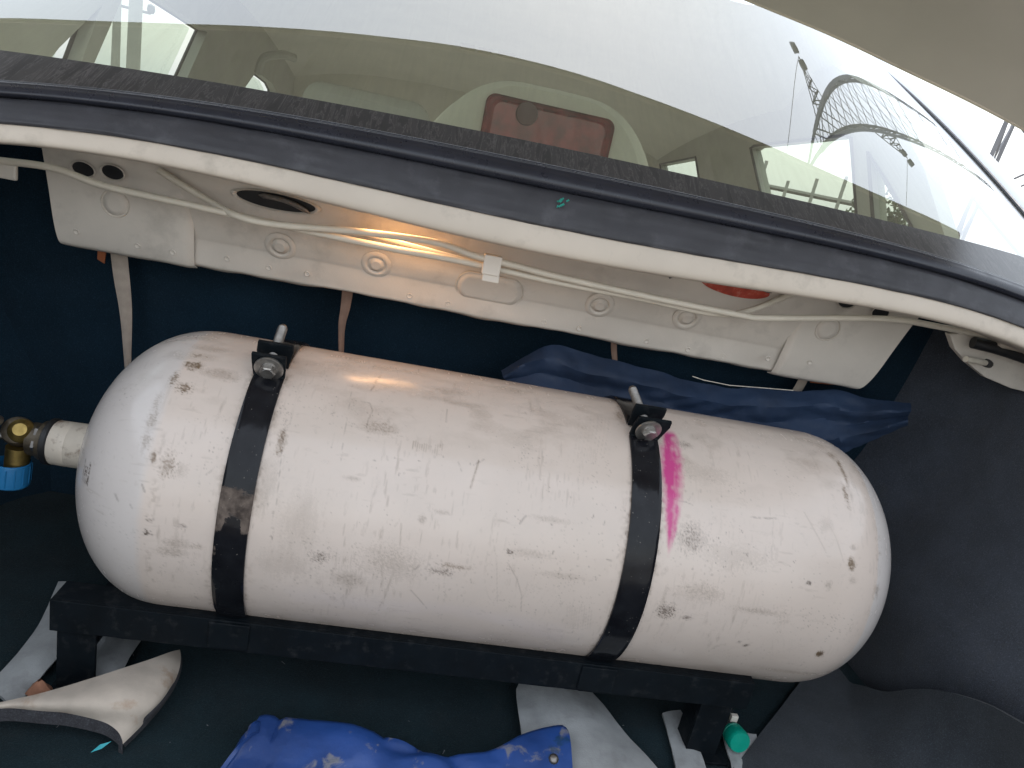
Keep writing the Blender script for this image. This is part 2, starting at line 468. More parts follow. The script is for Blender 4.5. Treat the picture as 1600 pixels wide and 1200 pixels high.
# swept sections along the foot of the window
SCP = np.polyfit([-.62,-.55,-.3,-.12,0,.12,.25,.5,.66], [.57,.59,.71,.88,.98,.96,.86,.76,.72], 4)
def sweep(prof, x0, x1, n=110, wob=None):
    rows = []
    for x in np.linspace(x0, x1, n):
        by = base_y(x); bz = glass_z(x, by)
        e = .004
        ty = (base_y(x+e)-base_y(x-e))/(2*e)
        nrm = Vector((-ty, 1, 0)).normalized()
        dx = x-XC; r = []
        sc = float(np.polyval(SCP, max(-.62, min(.66, dx))))          # the channel narrows towards the corners
        for k, (dy, dz) in enumerate(prof):
            p = Vector((x, by, bz+dz*sc)) + nrm*dy
            if wob: p += wob(x, k)
            r.append(p)
        rows.append(r)
    return MB().grid(rows)
def smooth_prof(p, n=4):
    q = catmull([(a, b, 0) for a, b in p], n); return [(v.x, v.y) for v in q]
x0s, x1s = XC-.86, XC+.84
mb = sweep(smooth_prof([(.012,.0030),(.0,.0030),(-.004,.0024),(-.006,.0002),(-.009,.0010),(-.012,-.0008),(-.0155,-.0006),(-.019,-.004),(-.0235,-.008),(-.027,-.014),(-.0275,-.019),(-.024,-.024),(-.017,-.026),(-.010,-.026)], 4), x0s, x1s)
mb.build('window_moulding', m_mould, car, sharp=80)
def seal_wob(x, k):
    return Vector((0, .0012*nz((x,k*.2,0), 18), .0010*nz((x,k*.2,5), 25)))
mb = sweep(smooth_prof([(-.012,-.024),(-.022,-.0255),(-.028,-.031),(-.034,-.043),(-.0395,-.056),(-.0415,-.0635),(-.0400,-.0670),(-.032,-.0675)], 3), x0s, x1s, 160, seal_wob)
mb.build('rubber_seal', m_rubber, car, sharp=80)
mb = sweep(smooth_prof([(-.028,-.064),(-.0365,-.0655),(-.0395,-.069),(-.0425,-.080),(-.0440,-.0905),(-.0425,-.0965),(-.037,-.0995),(-.026,-.1005),(-.010,-.1005),(.010,-.100),(.026,-.098),(.032,-.06)], 4), x0s, x1s, 120)
gut = mb.build('boot_gutter', m_body, car, sharp=80)
# nick in the seal and a green paint speck on it
p = atY(877, 317, .812); mb = MB()
for k in range(7):
    a = Vector((random.uniform(-.006,.006), -.001, random.uniform(-.004,.004)))
    mb.tube([p+a, p+a+Vector((random.uniform(-.004,.004), -.0012, random.uniform(-.004,.004)))], random.uniform(.0008,.0019), 6)
mb.build('paint_speck', simple('green_speck', (.02,.25,.20), .5), car)

# window surround and C pillar outside the pane
for sgn in (1, -1):
    mb = MB(); rows = []
    for t in np.linspace(0, 1, 30):
        y = .93 + .95*t
        dx = (.905 if sgn > 0 else .86) + (.0 if y > 1.15 else -.0)
        xx = XC + sgn*dx
        zz = glass_z(xx, y)
        q = Vector((xx, y, zz))
        k_ = .4 if y < 1.18 else .05
        rows.append([q+Vector((-sgn*.006, 0, .004)), q+Vector((sgn*.002, 0, .016)), q+Vector((sgn*.014, 0, .022)), q+Vector((sgn*.034, 0, .012)), q+Vector((sgn*.05, 0, -.02)), q+Vector((sgn*.06, 0, -k_))])
    mb.grid(rows)
    mb.build('rear_pillar', m_bodyout, car)
    mb = MB()
    mb.tube([(XC+sgn*(.893 if sgn > 0 else .85), y, glass_z(XC+sgn*(.893 if sgn > 0 else .85), y)+.003) for y in np.linspace(.93, 1.8, 30)], .0035, 8)
    mb.build('window_edge_trim', m_mould, car)

# ------------------------------------------------------------------ boot lid, open overhead
half = [(0,1.178,1.376),(.11,1.173,1.371),(.208,1.159,1.358),(.319,1.140,1.340),(.432,1.118,1.320),(.542,1.092,1.294),(.658,1.074,1.269),(.786,1.066,1.241)]
edge = [Vector((XC-a, b, c)) for a, b, c in half[:0:-1]] + [Vector((XC+a, b, c)) for a, b, c in half]
edge = resample(catmull(edge, 6), 61)
phi = math.radians(17); back = Vector((0, -math.cos(phi), math.sin(phi)))
rows = []
for t in np.linspace(0, 1, 24):
    L = 1.02*t
    r = []
    for j, p in enumerate(edge):
        dx = (p.x-XC)
        q = p + back*L + Vector((0, 0, .03*math.sin(t*math.pi) ))
        q.y += (1.178-p.y)*t*.9                          # trailing edge runs straighter
        rim = min(1, t/.05)*min(1, (1-t)/.05)*min(1, min(j, 60-j)/3)
        q.z += .016*rim*(0.6+.4*math.cos(dx*9))          # pressed inner panel stands off the rim
        r.append(q)
    rows.append(r)
lid_mb = MB(); lid_mb.grid(rows)
outer = [[q + Vector((0, 0, .045)) for q in r] for r in rows]
lid_mb.grid([r[::-1] for r in outer])
rim = [rows[0], outer[0]]; lid_mb.grid(rim)
lid_mb.grid([rows[-1], outer[-1]])
lid_mb.grid([[r[0] for r in rows], [r[0] for r in outer]]); lid_mb.grid([[r[-1] for r in rows], [r[-1] for r in outer]])
lid = lid_mb.build('boot_lid', m_lid, car); lid['label'] = 'open boot lid seen from below'
mb = MB(); mb.tube([p+Vector((0,.002,.004)) for p in edge], .005, 8)
mb.build('lid_edge_hem', m_body, lid)

# ------------------------------------------------------------------ parcel shelf panel under the window
def prof_mid(t):
    P = [(.912,.975),(.920,.945),(.935,.905),(.946,.882),(.950,.874),(.955,.850),(.958,.842),(.968,.838)]
    q = catmull([(a, b, 0) for a, b in P], 5); n = len(q)-1
    i = min(int(t*n), n-1); return q[i].lerp(q[i+1], t*n-i)
def prof_end(t):
    P = [(.914,.975),(.920,.95),(.930,.91),(.938,.872),(.944,.850),(.949,.840),(.959,.836)]
    q = catmull([(a, b, 0) for a, b in P], 5); n = len(q)-1
    i = min(int(t*n), n-1); return q[i].lerp(q[i+1], t*n-i)
shelf = empty('parcel_shelf', (XC, .95, .84), None, None)
del_shelf = shelf
shelf.parent = car; shelf.matrix_parent_inverse = Matrix.Translation(-Vector(car.location))
def spart(name, mb, mat, **k): return mb.build(name, mat, shelf, **k)
def lipwave(x): return .0035*nz((x,0,0), 9, 1) + .0022*nz((x,0,0), 30, 2)
xm0, xm1 = -.316, .515
rows = []
for t in np.linspace(0, 1, 34):
    r = []
    for x in np.linspace(xm0, xm1, 150):
        v = prof_mid(t); z = v.y; y = v.x
        if t > .75: z += lipwave(x)*(t-.75)/.25; 
        # shallow pressed ribs on the lip and swages on the slope
        y += .0022*math.tanh(3*nz((x,0,0), 14, 9))*max(0, min(1, (t-.62)/.1))
        for (cx, tw) in ((-.15,.06),(.02,.07),(.19,.07),(.36,.06)):
            y += .0035*math.exp(-((x-cx)/tw)**4)*math.exp(-((t-.27)/.05)**2)
        r.append((x, y, z))
    rows.append(r)
mb = MB(); mb.slab(rows, -.0015)
spart('pressed_panel', mb, m_panel)
for sgn in (-1, 1):
    rows = []
    for t in np.linspace(0, 1, 26):
        if sgn < 0: xa, xb = -.474 + .010*t, -.303
        else: xa, xb = .505, .672 - .036*t
        r = []
        for x in np.linspace(xa, xb, 40):
            v = prof_end(t); z = v.y + lipwave(x+3)*max(0, t-.7)*2; y = v.x
            u = (x-xa)/(xb-xa)
            y += .004*math.exp(-((u-(.55 if sgn < 0 else .35))/.06)**2)*max(0, 1-t*2.2)
            y += .006*max(0, (u-.93)/.07)**2 if sgn < 0 else .006*max(0, (.06-u)/.06)**2
            r.append((x, y, z))
        rows.append(r)
    mb = MB(); mb.slab(rows, -.0015)
    spart('end_plate', mb, m_panel)

def frame_on(px, py, Y, tilt):
    """centre on the panel and two in-plane axes; tilt = lean of the face from vertical"""
    c = atY(px, py, Y); a = Vector((1,0,0)); b = Vector((0, -math.sin(tilt), math.cos(tilt))); n = a.cross(b)
    return c, a, b, -n if n.y > 0 else n
def panel_hit(px, py, prof):
    best = None
    for t in np.linspace(0, 1, 400):
        v = prof(t); q = atY(px, py, v.x); d = abs(q.z-v.y)
        if best is None or d < best[0]: best = (d, t, q)
    v0 = prof(max(0, best[1]-.01)); v1 = prof(min(1, best[1]+.01))
    b = Vector((0, v0.x-v1.x, v0.y-v1.y)).normalized(); a = Vector((1,0,0)); n = a.cross(b)
    if n.y > 0: n = -n
    return best[2], a, b, n
def plug(px, py, prof, ra, rb, name='blanking_plug', st=0.0, collar=True):
    c, a, b, n = panel_hit(px, py, prof)
    mb = MB(); seg = 36
    def ring(s, h):
        out = []
        for k in range(seg):
            w = 2*math.pi*k/seg; cx, cz = math.cos(w), math.sin(w)
            out.append(c + a*(cx*(ra+s) + (st if cx > 0 else -st)) + b*cz*(rb+s) + n*h)
        return out
    prof_ = [(.0075,.0002),(.0055,.0016),(.002,.0024),(.0004,.0020),(-.0004,-.0006),(-.0012,-.0008),(-.0024,.0018),(-.006,.0028),(-.5*min(ra,rb),.0032)] if collar else [(.0012,.0003),(.0006,.0014),(0,-.0005),(-.0012,-.0005),(-.0022,.0018),(-.008,.0024)]
    rws = [ring(s, h) for s, h in prof_]
    for r_ in rws: r_.append(r_[0])
    mb.grid(rws)
    mb.add(ring(prof_[-1][0], prof_[-1][1]), [tuple(range(seg))])
    return spart(name, mb, m_panel, sharp=70)
plug(180, 318, prof_end, .0155, .0165, collar=False); plug(1293, 515, prof_end, .0165, .0165, collar=False)
for q in ((438,385),(588,413),(937,477),(1073,497)): plug(q[0], q[1], prof_mid, .0125, .0125)
plug(765, 452, prof_mid, .019, .0225, 'oval_plug', st=.026, collar=False)
def dark_hole(px, py, prof, ra, rb, name='access_hole', mat=None, rim=True):
    c, a, b, n = panel_hit(px, py, prof)
    mb = MB(); seg = 28
    rws = []
    for s, h in ((1.12,.0004),(1.06,.0016),(1.0,.0012),(.97,-.0006),(.95,-.0012)):
        rws.append([c + a*math.cos(2*math.pi*k/seg)*ra*s + b*math.sin(2*math.pi*k/seg)*rb*s + n*(h+.0042) for k in range(seg+1)])
    mb.grid(rws)
    mb.add(rws[-1][:-1], [tuple(range(seg))], 1)
    return spart(name, mb, [m_panel, mat or m_black], sharp=70)
for q in ((132,263),(178,268)): dark_hole(q[0], q[1], prof_end, .013, .009)
for q in ((1322,470),(1374,487)): dark_hole(q[0], q[1], prof_end, .013, .009)
# lamp slot with a bright pressed edge, and the red taped slot on the other side
c, a, b, n = panel_hit(432, 314, prof_mid)
mb = MB()
rws = []
for s, h in ((1.10,.001),(1.05,.0045),(1.0,.004),(.95,.001)):
    rws.append([c + a*math.cos(w)*.050*s + b*math.sin(w)*.011*s + n*h for w in np.linspace(0, 2*math.pi, 33)])
mb.grid(rws); mb.add(rws[-1][:-1], [tuple(range(32))], 1)
spart('lamp_slot', mb, [m_panel, m_black], sharp=70)
mb = MB(); mb.tube([c + a*u*.040 + b*(.006-.010*max(0,u)**2) + n*.006 for u in np.linspace(-.5, 1.05, 12)], [.0006]+[.0032]*10+[.0006], 8)
spart('chrome_rim', mb, m_steel)
c, a, b, n = panel_hit(1148, 446, prof_mid)
mb = MB()
rws = [[c + a*math.cos(w)*.050*s + b*(math.sin(w)*.014*s - .010*math.cos(w)*s*.2) + n*(.0035+.001*nz((w,s,0), 2)) for w in np.linspace(0, 2*math.pi, 33)] for s in (1, .8, .5)]
mb.grid(rws); mb.add(rws[-1][:-1], [tuple(range(32))])
spart('red_seal_tape', mb, m_red)
mb = MB(); mb.tube([c + a*u*.050 + b*(.002+.007*(1-u*u)) + n*.006 for u in np.linspace(-1, 1, 16)], [.0006]+[.0026]*14+[.0006], 8)
spart('wire_rim', mb, m_steel)
c, a, b, n = panel_hit(1052, 427, prof_mid)
mb = MB(); mb.tube([c - a*.006 - b*.004 + n*.004, c + a*.006 + b*.005 + n*.005], .0035, 8)
spart('clip', mb, m_black)
# spot welds along the lip
for px, py in ((120,362),(215,384),(270,394),(355,404),(420,418),(480,428),(640,462),(700,474),(850,503),(905,513),(1010,533),(1075,546),(1130,556),(1200,560),(1265,566)):
    pr = prof_end if (px < 305 or px > 1165) else prof_mid
    c, a, b, n = panel_hit(px, py, pr); mb = MB()
    rws = [[c + a*math.cos(w)*r_ + b*math.sin(w)*r_ + n*h for w in np.linspace(0, 2*math.pi, 13)] for r_, h in ((.0040,.0004),(.0032,.0013),(.0024,.0006),(.0010,.0003))]
    mb.grid(rws); mb.add(rws[-1][:-1], [tuple(range(12))]); spart('spot_weld', mb, m_panel, sharp=70)
for px, py in ((20,262),(330,300)):
    pass

# torsion bars crossing under the shelf, and the nylon clip that holds them together
YB = .880
def bar_path(pts, ys=None):
    return [atY(px, py, (ys[i] if ys else YB)) for i, (px, py) in enumerate(pts)]
A_ = [(-60,244),(0,251),(85,263),(165,291),(300,321),(430,350),(600,386),(720,408),(860,439),(1000,466),(1110,489),(1165,487),(1243,457)]
B_ = [(248,266),(320,310),(375,339),(440,352),(560,362),(680,379),(740,399),(800,414),(870,432),(1010,463),(1155,492),(1200,497),(1380,498),(1470,511),(1548,527),(1600,545)]
def bar(pts, dy, r):
    ys = [YB+dy]*len(pts)
    if pts is A_: ys[-1] = YB+.035; ys[-2] = YB+.01
    else: ys[0] = YB+.03; ys[1] = YB+.02
    p = catmull(bar_path(pts, ys), 6)
    mb = MB(); mb.tube(p, r, 12); return mb
bar(A_, 0, .0042).build('torsion_bar', m_rod, car)
bar(B_, -.009, .0042).build('torsion_bar', m_rod, car)
mb = MB()     # thin harness lying along the bars in the middle
mb.tube(catmull([atY(px, py, .886) for px, py in ((560,362),(660,388),(740,409),(800,424),(870,440))], 6), .0026, 8)
mb.build('wire', m_rod, car)
c = atY(770, 413, .872)
mb = MB(); mb.box((-.012,-.006,-.013), (.010,.010,.011), 0, Matrix.Translation(c))
mb.box((-.010,-.003,-.022), (.011,.008,-.012), 0, Matrix.Translation(c))
mb.build('cable_clip', m_clip, car, bevel=.0015, smooth=False)

# hinge corner on the right: painted bracket, tube end and pin
mb = MB()
pts = [(1484,522),(1492,545),(1510,566),(1540,590),(1580,607),(1640,622),(1700,600),(1690,540),(1560,516)]
P_ = [atY(px, py, .885) for px, py in pts]
n_ = len(P_)
mb.add(P_ + [p+Vector((0,.012,0)) for p in P_], [tuple(range(n_)), tuple(range(2*n_-1, n_-1, -1))] + [(i, (i+1) % n_, n_+(i+1) % n_, n_+i) for i in range(n_)])
hb = mb.build('hinge_bracket', m_panel, car, smooth=False, bevel=.002)
mb = MB(); mb.tube(catmull([atY(1560,522,.862), atY(1590,528,.858), atY(1640,540,.85), atY(1700,560,.85)], 4), [.016]+[.0185]*11+[.0185], 16)
mb.build('hinge_sleeve', m_body, hb)
mb = MB(); mb.tube([atY(1509,561,.868), atY(1520,563,.872), atY(1543,568,.886)], .0042, 10)
mb.build('pin', m_rod, hb)
mb = MB(); mb.tube([atY(1541,567,.882), atY(1545,569,.888)], .0058, 10)
mb.build('pin_socket', m_black, hb)
mb = MB(); mb.tube(catmull([atY(1520,535,.866), atY(1560,545,.86), atY(1610,562,.855), atY(1680,590,.855)], 4), .008, 12)
mb.build('hinge_arm', m_black, hb)
# small stub bracket on the left
mb = MB(); mb.box((-.012,-.003,-.012),(.014,.003,.010),0,Matrix.Translation(atY(6,262,.885)))
mb.build('hinge_bracket', m_panel, car, smooth=False, bevel=.002)

# ------------------------------------------------------------------ cabin seen through the glass
XL, XR = -.69, .85
def cabin_side(X, wins, name):
    bm = bmesh.new()
    outer = [(.93,.9),(3.1,.9),(3.1,1.26),(2.2,1.42),(1.75,1.46),(1.3,1.36)]
    if X > 0: outer = [(.98,.9),(3.1,.9),(3.1,1.26),(2.2,1.40),(1.78,1.42),(1.5,1.325),(1.30,1.19)]
    loops = [outer] + wins; es = []
    for lp in loops:
        v = [bm.verts.new((X, y, z)) for y, z in lp]
        es += [bm.edges.new((v[i], v[(i+1) % len(v)])) for i in range(len(v))]
    bmesh.ops.triangle_fill(bm, use_beauty=True, use_dissolve=False, edges=es)
    # drop any triangle that fills a window
    def inside(pt, lp):
        c = False; n = len(lp)
        for i in range(n):
            (x1, y1), (x2, y2) = lp[i], lp[i-1]
            if (y1 > pt[1]) != (y2 > pt[1]) and pt[0] < (x2-x1)*(pt[1]-y1)/(y2-y1)+x1: c = not c
        return c
    kill = [f for f in bm.faces if any(inside((f.calc_center_median().y, f.calc_center_median().z), w) for w in wins)]
    bmesh.ops.delete(bm, geom=kill, context='FACES_ONLY')
    r = bmesh.ops.solidify(bm, geom=bm.faces[:], thickness=.03*(1 if X < 0 else -1))
    me = D.meshes.new(name); bm.to_mesh(me); bm.free()
    return link(name, me, m_pillar, car, smooth=False)
def px2yz(X, pts): return [(atX(px, py, X).y, atX(px, py, X).z) for px, py in pts]
WL = [px2yz(XL, [(40,95),(62,68),(132,2),(95,100)]),
      px2yz(XL, [(112,110),(165,-8),(222,-8),(305,46),(262,140)]),
      px2yz(XL, [(355,150),(386,108),(412,128),(418,140),(416,165)])]
WR = [px2yz(XR, [(1366,345),(1358,237),(1390,290),(1432,365)]),
      px2yz(XR, [(1192,310),(1174,232),(1180,228),(1322,212),(1331,216),(1341,345)]),
      px2yz(XR, [(1035,270),(1032,257),(1088,246),(1094,285)])]
def pane_mat():
    t = NT('tinted_side_glass')
    tr = t.n('BsdfTransparent'); tr.inputs[0].default_value = (.80,.87,.78,1)
    gl = t.n('BsdfGlossy'); gl.inputs['Roughness'].default_value = .02
    fr = t.fresnel(1.45)
    m2 = t.n('MixShader'); t.l(fr, m2.inputs[0]); t.l(tr.outputs[0], m2.inputs[1]); t.l(gl.outputs[0], m2.inputs[2])
    t.l(m2.outputs[0], t.o.inputs[0]); t.t.nodes.remove(t.b); return t.m
m_pane = pane_mat()
for X, W in ((XL, WL), (XR, WR)):
    sw = cabin_side(X, W, 'cabin_side')
    for w in W:
        mb = MB(); xo = X + (.014 if X > 0 else -.014)
        mb.add([(xo, y, z) for y, z in w], [tuple(range(len(w)))])
        mb.build('window_pane', m_pane, sw, smooth=False)
        mb = MB(); pts = [(X - (.003 if X > 0 else -.003), y, z) for y, z in w]
        mb.tube(pts+[pts[0]], .004, 6, caps=False)
        mb.build('window_rubber', m_black, sw)
# roof lining
def roof_rows(lift, side):
    rows = []
    for t in list(np.linspace(0, 1, 14)) + [1+k*.1 for k in range(1, 13)]:
        r = []
        for x in np.linspace(XL-side, XR+side, 44):
            u = (x-XC)/.78
            y0 = glass_top(x)-.01; zc = lambda y: 1.43 - .085*(y-1.75)**2 - .07*u**4 - .03*u*u
            if t <= 1:
                y = y0 + (2.0-y0)*t; k = t*t*(3-2*t)
                z = (glass_z(x, y0)-.010)*(1-k) + zc(2.0)*k
                z = min(z, glass_z(x, y0)-.010 + .1*t) if z > zc(2.0) else z
            else:
                y = 2.0 + (t-1)*.95; z = zc(y)
            r.append((x, y, z+lift*min(1, t*4)))
        rows.append(r)
    return rows
mb = MB(); mb.grid(roof_rows(0, .02))
roof = mb.build('roof_lining', m_head, car)
mb = MB(); mb.grid(roof_rows(.05, .06))
mb.build('roof_skin', m_bodyout, car)
mb = MB(); mb.add([(XL-.02,3.1,.7),(XR+.02,3.1,.7),(XR+.02,3.1,1.35),(XL-.02,3.1,1.35)], [(0,1,2,3)])
mb.build('windscreen_shade', m_head, car, smooth=False)
mb = MB(); mb.box((XL-.02,.90,.985),(XR+.02,1.40,1.0)); mb.build('parcel_deck', m_trimb, car, smooth=False)
mb = MB(); mb.box((XL-.02,1.1,.4),(XR+.02,3.1,.42)); mb.build('cabin_floor', m_pillar, car, smooth=False)
# seat heads and trims
def rounded_block(c, w, h, d, r, taper=0.0, seg=7):
    mb = MB(); loops = []
    for yy, sc in ((-d/2,.86),(-d/2+.012,.96),(-d/4,1),(d/4,1),(d/2-.012,.96),(d/2,.86)):
        loop = []
        for k in range(4):
            cx = (w/2-r)*(1 if k in (0,3) else -1); cz = (h/2-r)*(1 if k in (0,1) else -1)
            for s in range(seg+1):
                a = math.pi/2*(k + s/seg)
                x = cx + r*math.cos(a); z = cz + r*math.sin(a)
                x *= (1 - taper*(z/h+.5)) * sc; z *= sc
                loop.append(Vector(c)+Vector((x, yy, z)))
        loop.append(loop[0]); loops.append(loop)
    mb.grid(loops); mb.add(loops[0][:-1], [tuple(range(len(loops[0])-1))]); mb.add(loops[-1][:-1], [tuple(range(len(loops[0])-1))])
    return mb
p = atY(573, 190, 1.95); p.z -= .10
rounded_block(p, .335, .34, .12, .05, .06).build('seat_headrest', m_pillar, car)
mb = MB(); q = atY(432, 102, 2.35)
mb.tube(catmull([q+Vector((-.05,0,-.03)), q+Vector((-.03,-.03,.01)), q+Vector((.02,-.03,.03)), q+Vector((.05,0,.03))], 5), .012, 8)
mb.build('grab_handle', m_pillar, roof)
for k, px in enumerate((731,758,793)):
    q = atY(px, (75,81,88)[k], 2.4)
    mb = MB(); mb.box((-.030 if k == 2 else -.022,-.008,-.008),(.030 if k == 2 else .022,.008,.010),0,Matrix.Translation(q))
    mb.build('roof_lamp_lens', m_clip, roof, smooth=False, bevel=.003)
# high-level brake lamp on the deck
hb_c = Vector((.130, 1.12, 1.055))
mb = MB(); loops = []
for yy, top_w, bot_w, zt in ((1.085,.215,.36,1.154),(1.095,.245,.40,1.160),(1.14,.25,.42,1.158),(1.25,.20,.42,1.12),(1.34,.12,.40,1.03)):
    lp = []
    for k in range(25):
        u = -1 + 2*k/24
        a = abs(u)
        x = (bot_w/2)*u if a > .999 else 0
        # trapezoid outline with rounded shoulders
        ang = math.pi*(1-(u+1)/2)
        cx = math.copysign(abs(math.cos(ang))**.45, math.cos(ang)); sz = abs(math.sin(ang))**.5
        wdt = bot_w/2*(1-sz) + top_w/2*sz + .03*math.sin(ang)*(1-sz)
        lp.append(Vector((hb_c.x + cx*wdt, yy + .10*abs(cx)*0, 1.0 + (zt-1.0)*sz)))
    loops.append(lp)
mb.grid(loops); mb.add(loops[0], [tuple(range(25))])
bl = mb.build('brake_lamp', m_trimb, car, sharp=60); bl['label'] = 'high-level brake lamp with beige housing behind the glass'
t = NT('red_lens'); t.base((.30,.018,.016)); t.rough(.18); t.b.inputs['Coat Weight'].default_value = .5
co = t.coord(); t.base(t.mix(t.ramp(t.noise(co, 30, 3), .45, .65), (.15,.004,.008), (.30,.010,.012)))
rounded_block((.128, 1.083, 1.068), .190, .136, .012, .014).build('red_lens', t.m, bl)
mb = MB(); mb.lathe([(0,.016),(.004,.015)], (.093,1.0765,1.118), (0,-1,0), 20)
mb.build('bulb_seat', simple('dark_red', (.06,.008,.008), .4), bl)

# ------------------------------------------------------------------ gas cylinder
TY, TZ, TR = .789, .642, .16
TL, TRT = -.343, .614
def tank_r(x):
    a1, a2 = .125, .115
    if x < TL+a1:
        s = (TL+a1-x)/a1; return TR*max(0, 1-s**2.25)**(1/2.05)
    if x > TRT-a2:
        s = (x-(TRT-a2))/a2; return TR*max(0, 1-s**2.25)**(1/2.05)
    return TR
def tank_hit(px, py):
    d = ray(px, py).normalized(); t = .4; prev = None
    while t < 1.4:
        p = CAM + d*t
        if TL <= p.x <= TRT:
            r = math.hypot(p.y-TY, p.z-TZ)
            if r < tank_r(p.x): 
                return p.x, math.atan2(p.z-TZ, p.y-TY)
        t += .0006
    p = CAM + d*.85
    return None
cyl = empty('gas_cylinder', (XC, TY, TZ-TR), 'scuffed white steel gas cylinder lying across the boot', 'gas cylinder')
# profile stations: dense along the barrel, by arc on the domes
sx = []
for s in np.linspace(0, 1, 120)[1:]: sx.append(TL + .125*(1-math.cos(s*math.pi/2)))
n_mid = int((TRT-.115-TL-.125)/.00115)
sx += list(np.linspace(TL+.125, TRT-.115, n_mid))[1:]
for s in np.linspace(0, 1, 120)[1:-1]: sx.append(TRT-.115 + .115*math.sin(s*math.pi/2))
sx = np.array([TL+.0004] + sx)
sr = np.array([tank_r(x) for x in sx])
th_vis = np.linspace(math.radians(92), math.radians(232), 350)
th_back = np.linspace(math.radians(232), math.radians(452), 60)[1:-1]
th = np.concatenate([th_vis, th_back])
NX, NTH = len(sx), len(th)
X_, T_ = np.meshgrid(sx, th, indexing='ij'); Rr = np.repeat(sr[:, None], NTH, 1)
co_ = np.stack([X_, TY + Rr*np.cos(T_), TZ + Rr*np.sin(T_)], -1).reshape(-1, 3)
idx = np.arange(NX*NTH).reshape(NX, NTH); nxt = np.roll(idx, -1, axis=1)
quads = np.stack([idx[:-1], nxt[:-1], nxt[1:], idx[1:]], -1).reshape(-1, 4)
me = D.meshes.new('shell')
nv = len(co_); nq = len(quads)
caps = [idx[0][::-1].copy(), idx[-1].copy()]
loops = np.concatenate([quads.ravel(), caps[0], caps[1]])
starts = np.concatenate([np.arange(nq)*4, [nq*4, nq*4+NTH]])
me.vertices.add(nv); me.vertices.foreach_set('co', co_.ravel())
me.loops.add(len(loops)); me.loops.foreach_set('vertex_index', loops.astype(np.int32))
me.polygons.add(nq+2); me.polygons.foreach_set('loop_start', starts.astype(np.int32))
me.update(calc_edges=True); me.validate()

# wear painted on the paint itself, in the surface's own coordinates (x along, s around, metres)
S_ = TR*T_                                        # arc length
scuff = np.zeros((NX, NTH)); brown = np.zeros((NX, NTH)); dark = np.zeros((NX, NTH)); pink = np.zeros((NX, NTH))
def hashn(a, b, seed):
    v = np.sin(a*12.9898 + b*78.233 + seed*37.719)*43758.5453; return v-np.floor(v)
def vnoise(x, y, seed=0):
    xi, yi = np.floor(x), np.floor(y); fx, fy = x-xi, y-yi
    fx = fx*fx*(3-2*fx); fy = fy*fy*(3-2*fy)
    a, b, c_, d_ = hashn(xi,yi,seed), hashn(xi+1,yi,seed), hashn(xi,yi+1,seed), hashn(xi+1,yi+1,seed)
    return a*(1-fx)*(1-fy)+b*fx*(1-fy)+c_*(1-fx)*fy+d_*fx*fy
def fbm(x, y, seed=0, o=4):
    s = 0; a = .5; tot = 0
    for k in range(o): s = s+a*vnoise(x*2**k, y*2**k, seed+k*7); tot += a; a *= .55
    return s/tot
n_fine = fbm(X_*900, S_*900, 1, 2); n_mid_ = fbm(X_*260, S_*260, 5, 3); n_big = fbm(X_*22, S_*22, 9, 4)
def uv(px, py):
    h = tank_hit(px, py)
    if h is None: return None
    t_ = h[1]
    while t_ < math.radians(92): t_ += 2*math.pi
    return h[0], TR*t_
def stroke(layer, pts, w=1.2, amt=.8, brk=.45, raw=False):
    """pts in photo pixels on the barrel, w in mm"""
    P = pts if raw else [uv(*p) for p in pts]; P = [p for p in P if p]
    if not raw: w *= .64; amt *= (.62 if layer is dark else .80)
    for (xa, sa), (xb, sb) in zip(P, P[1:]):
        m = .004
        i0, i1 = np.searchsorted(sx, min(xa,xb)-m), np.searchsorted(sx, max(xa,xb)+m)
        if i1 <= i0: continue
        xx, ss = X_[i0:i1], S_[i0:i1]
        L = (xb-xa)**2+(sb-sa)**2+1e-12
        t_ = np.clip(((xx-xa)*(xb-xa)+(ss-sa)*(sb-sa))/L, 0, 1)
        d = np.hypot(xx-(xa+t_*(xb-xa)), ss-(sa+t_*(sb-sa)))
        v = np.clip(1.2-d/(w*.001), 0, 1)*np.clip((n_mid_[i0:i1]-brk)*6+.4, 0, 1)
        layer[i0:i1] = np.maximum(layer[i0:i1], v*amt)
def blob(layer, px, py, rx, ry, amt=.7, thr=.5, soft=.12, nn=None, ang=0):
    """noisy patch, radii in mm along/around"""
    p = uv(px, py)
    if not p: return
    xa, sa = p; m = max(rx, ry)*.0016
    i0, i1 = np.searchsorted(sx, xa-m), np.searchsorted(sx, xa+m)
    if i1 <= i0: return
    dx = (X_[i0:i1]-xa)/(rx*.001); ds = (S_[i0:i1]-sa)/(ry*.001)
    c_, s_ = math.cos(ang), math.sin(ang)
    e = (dx*c_+ds*s_)**2 + (-dx*s_+ds*c_)**2
    f = np.exp(-e*1.3)
    N = (n_mid_ if nn is None else nn)[i0:i1]*.55 + n_fine[i0:i1]*.45
    v = np.clip((f*.55+N*.66-thr+.02)/(soft*2.4), 0, 1)*np.clip(f*3, 0, 1)*(.35+1.1*n_fine[i0:i1])
    layer[i0:i1] = np.maximum(layer[i0:i1], np.clip(v*amt*(1.35 if layer is brown else 1), 0, 1))
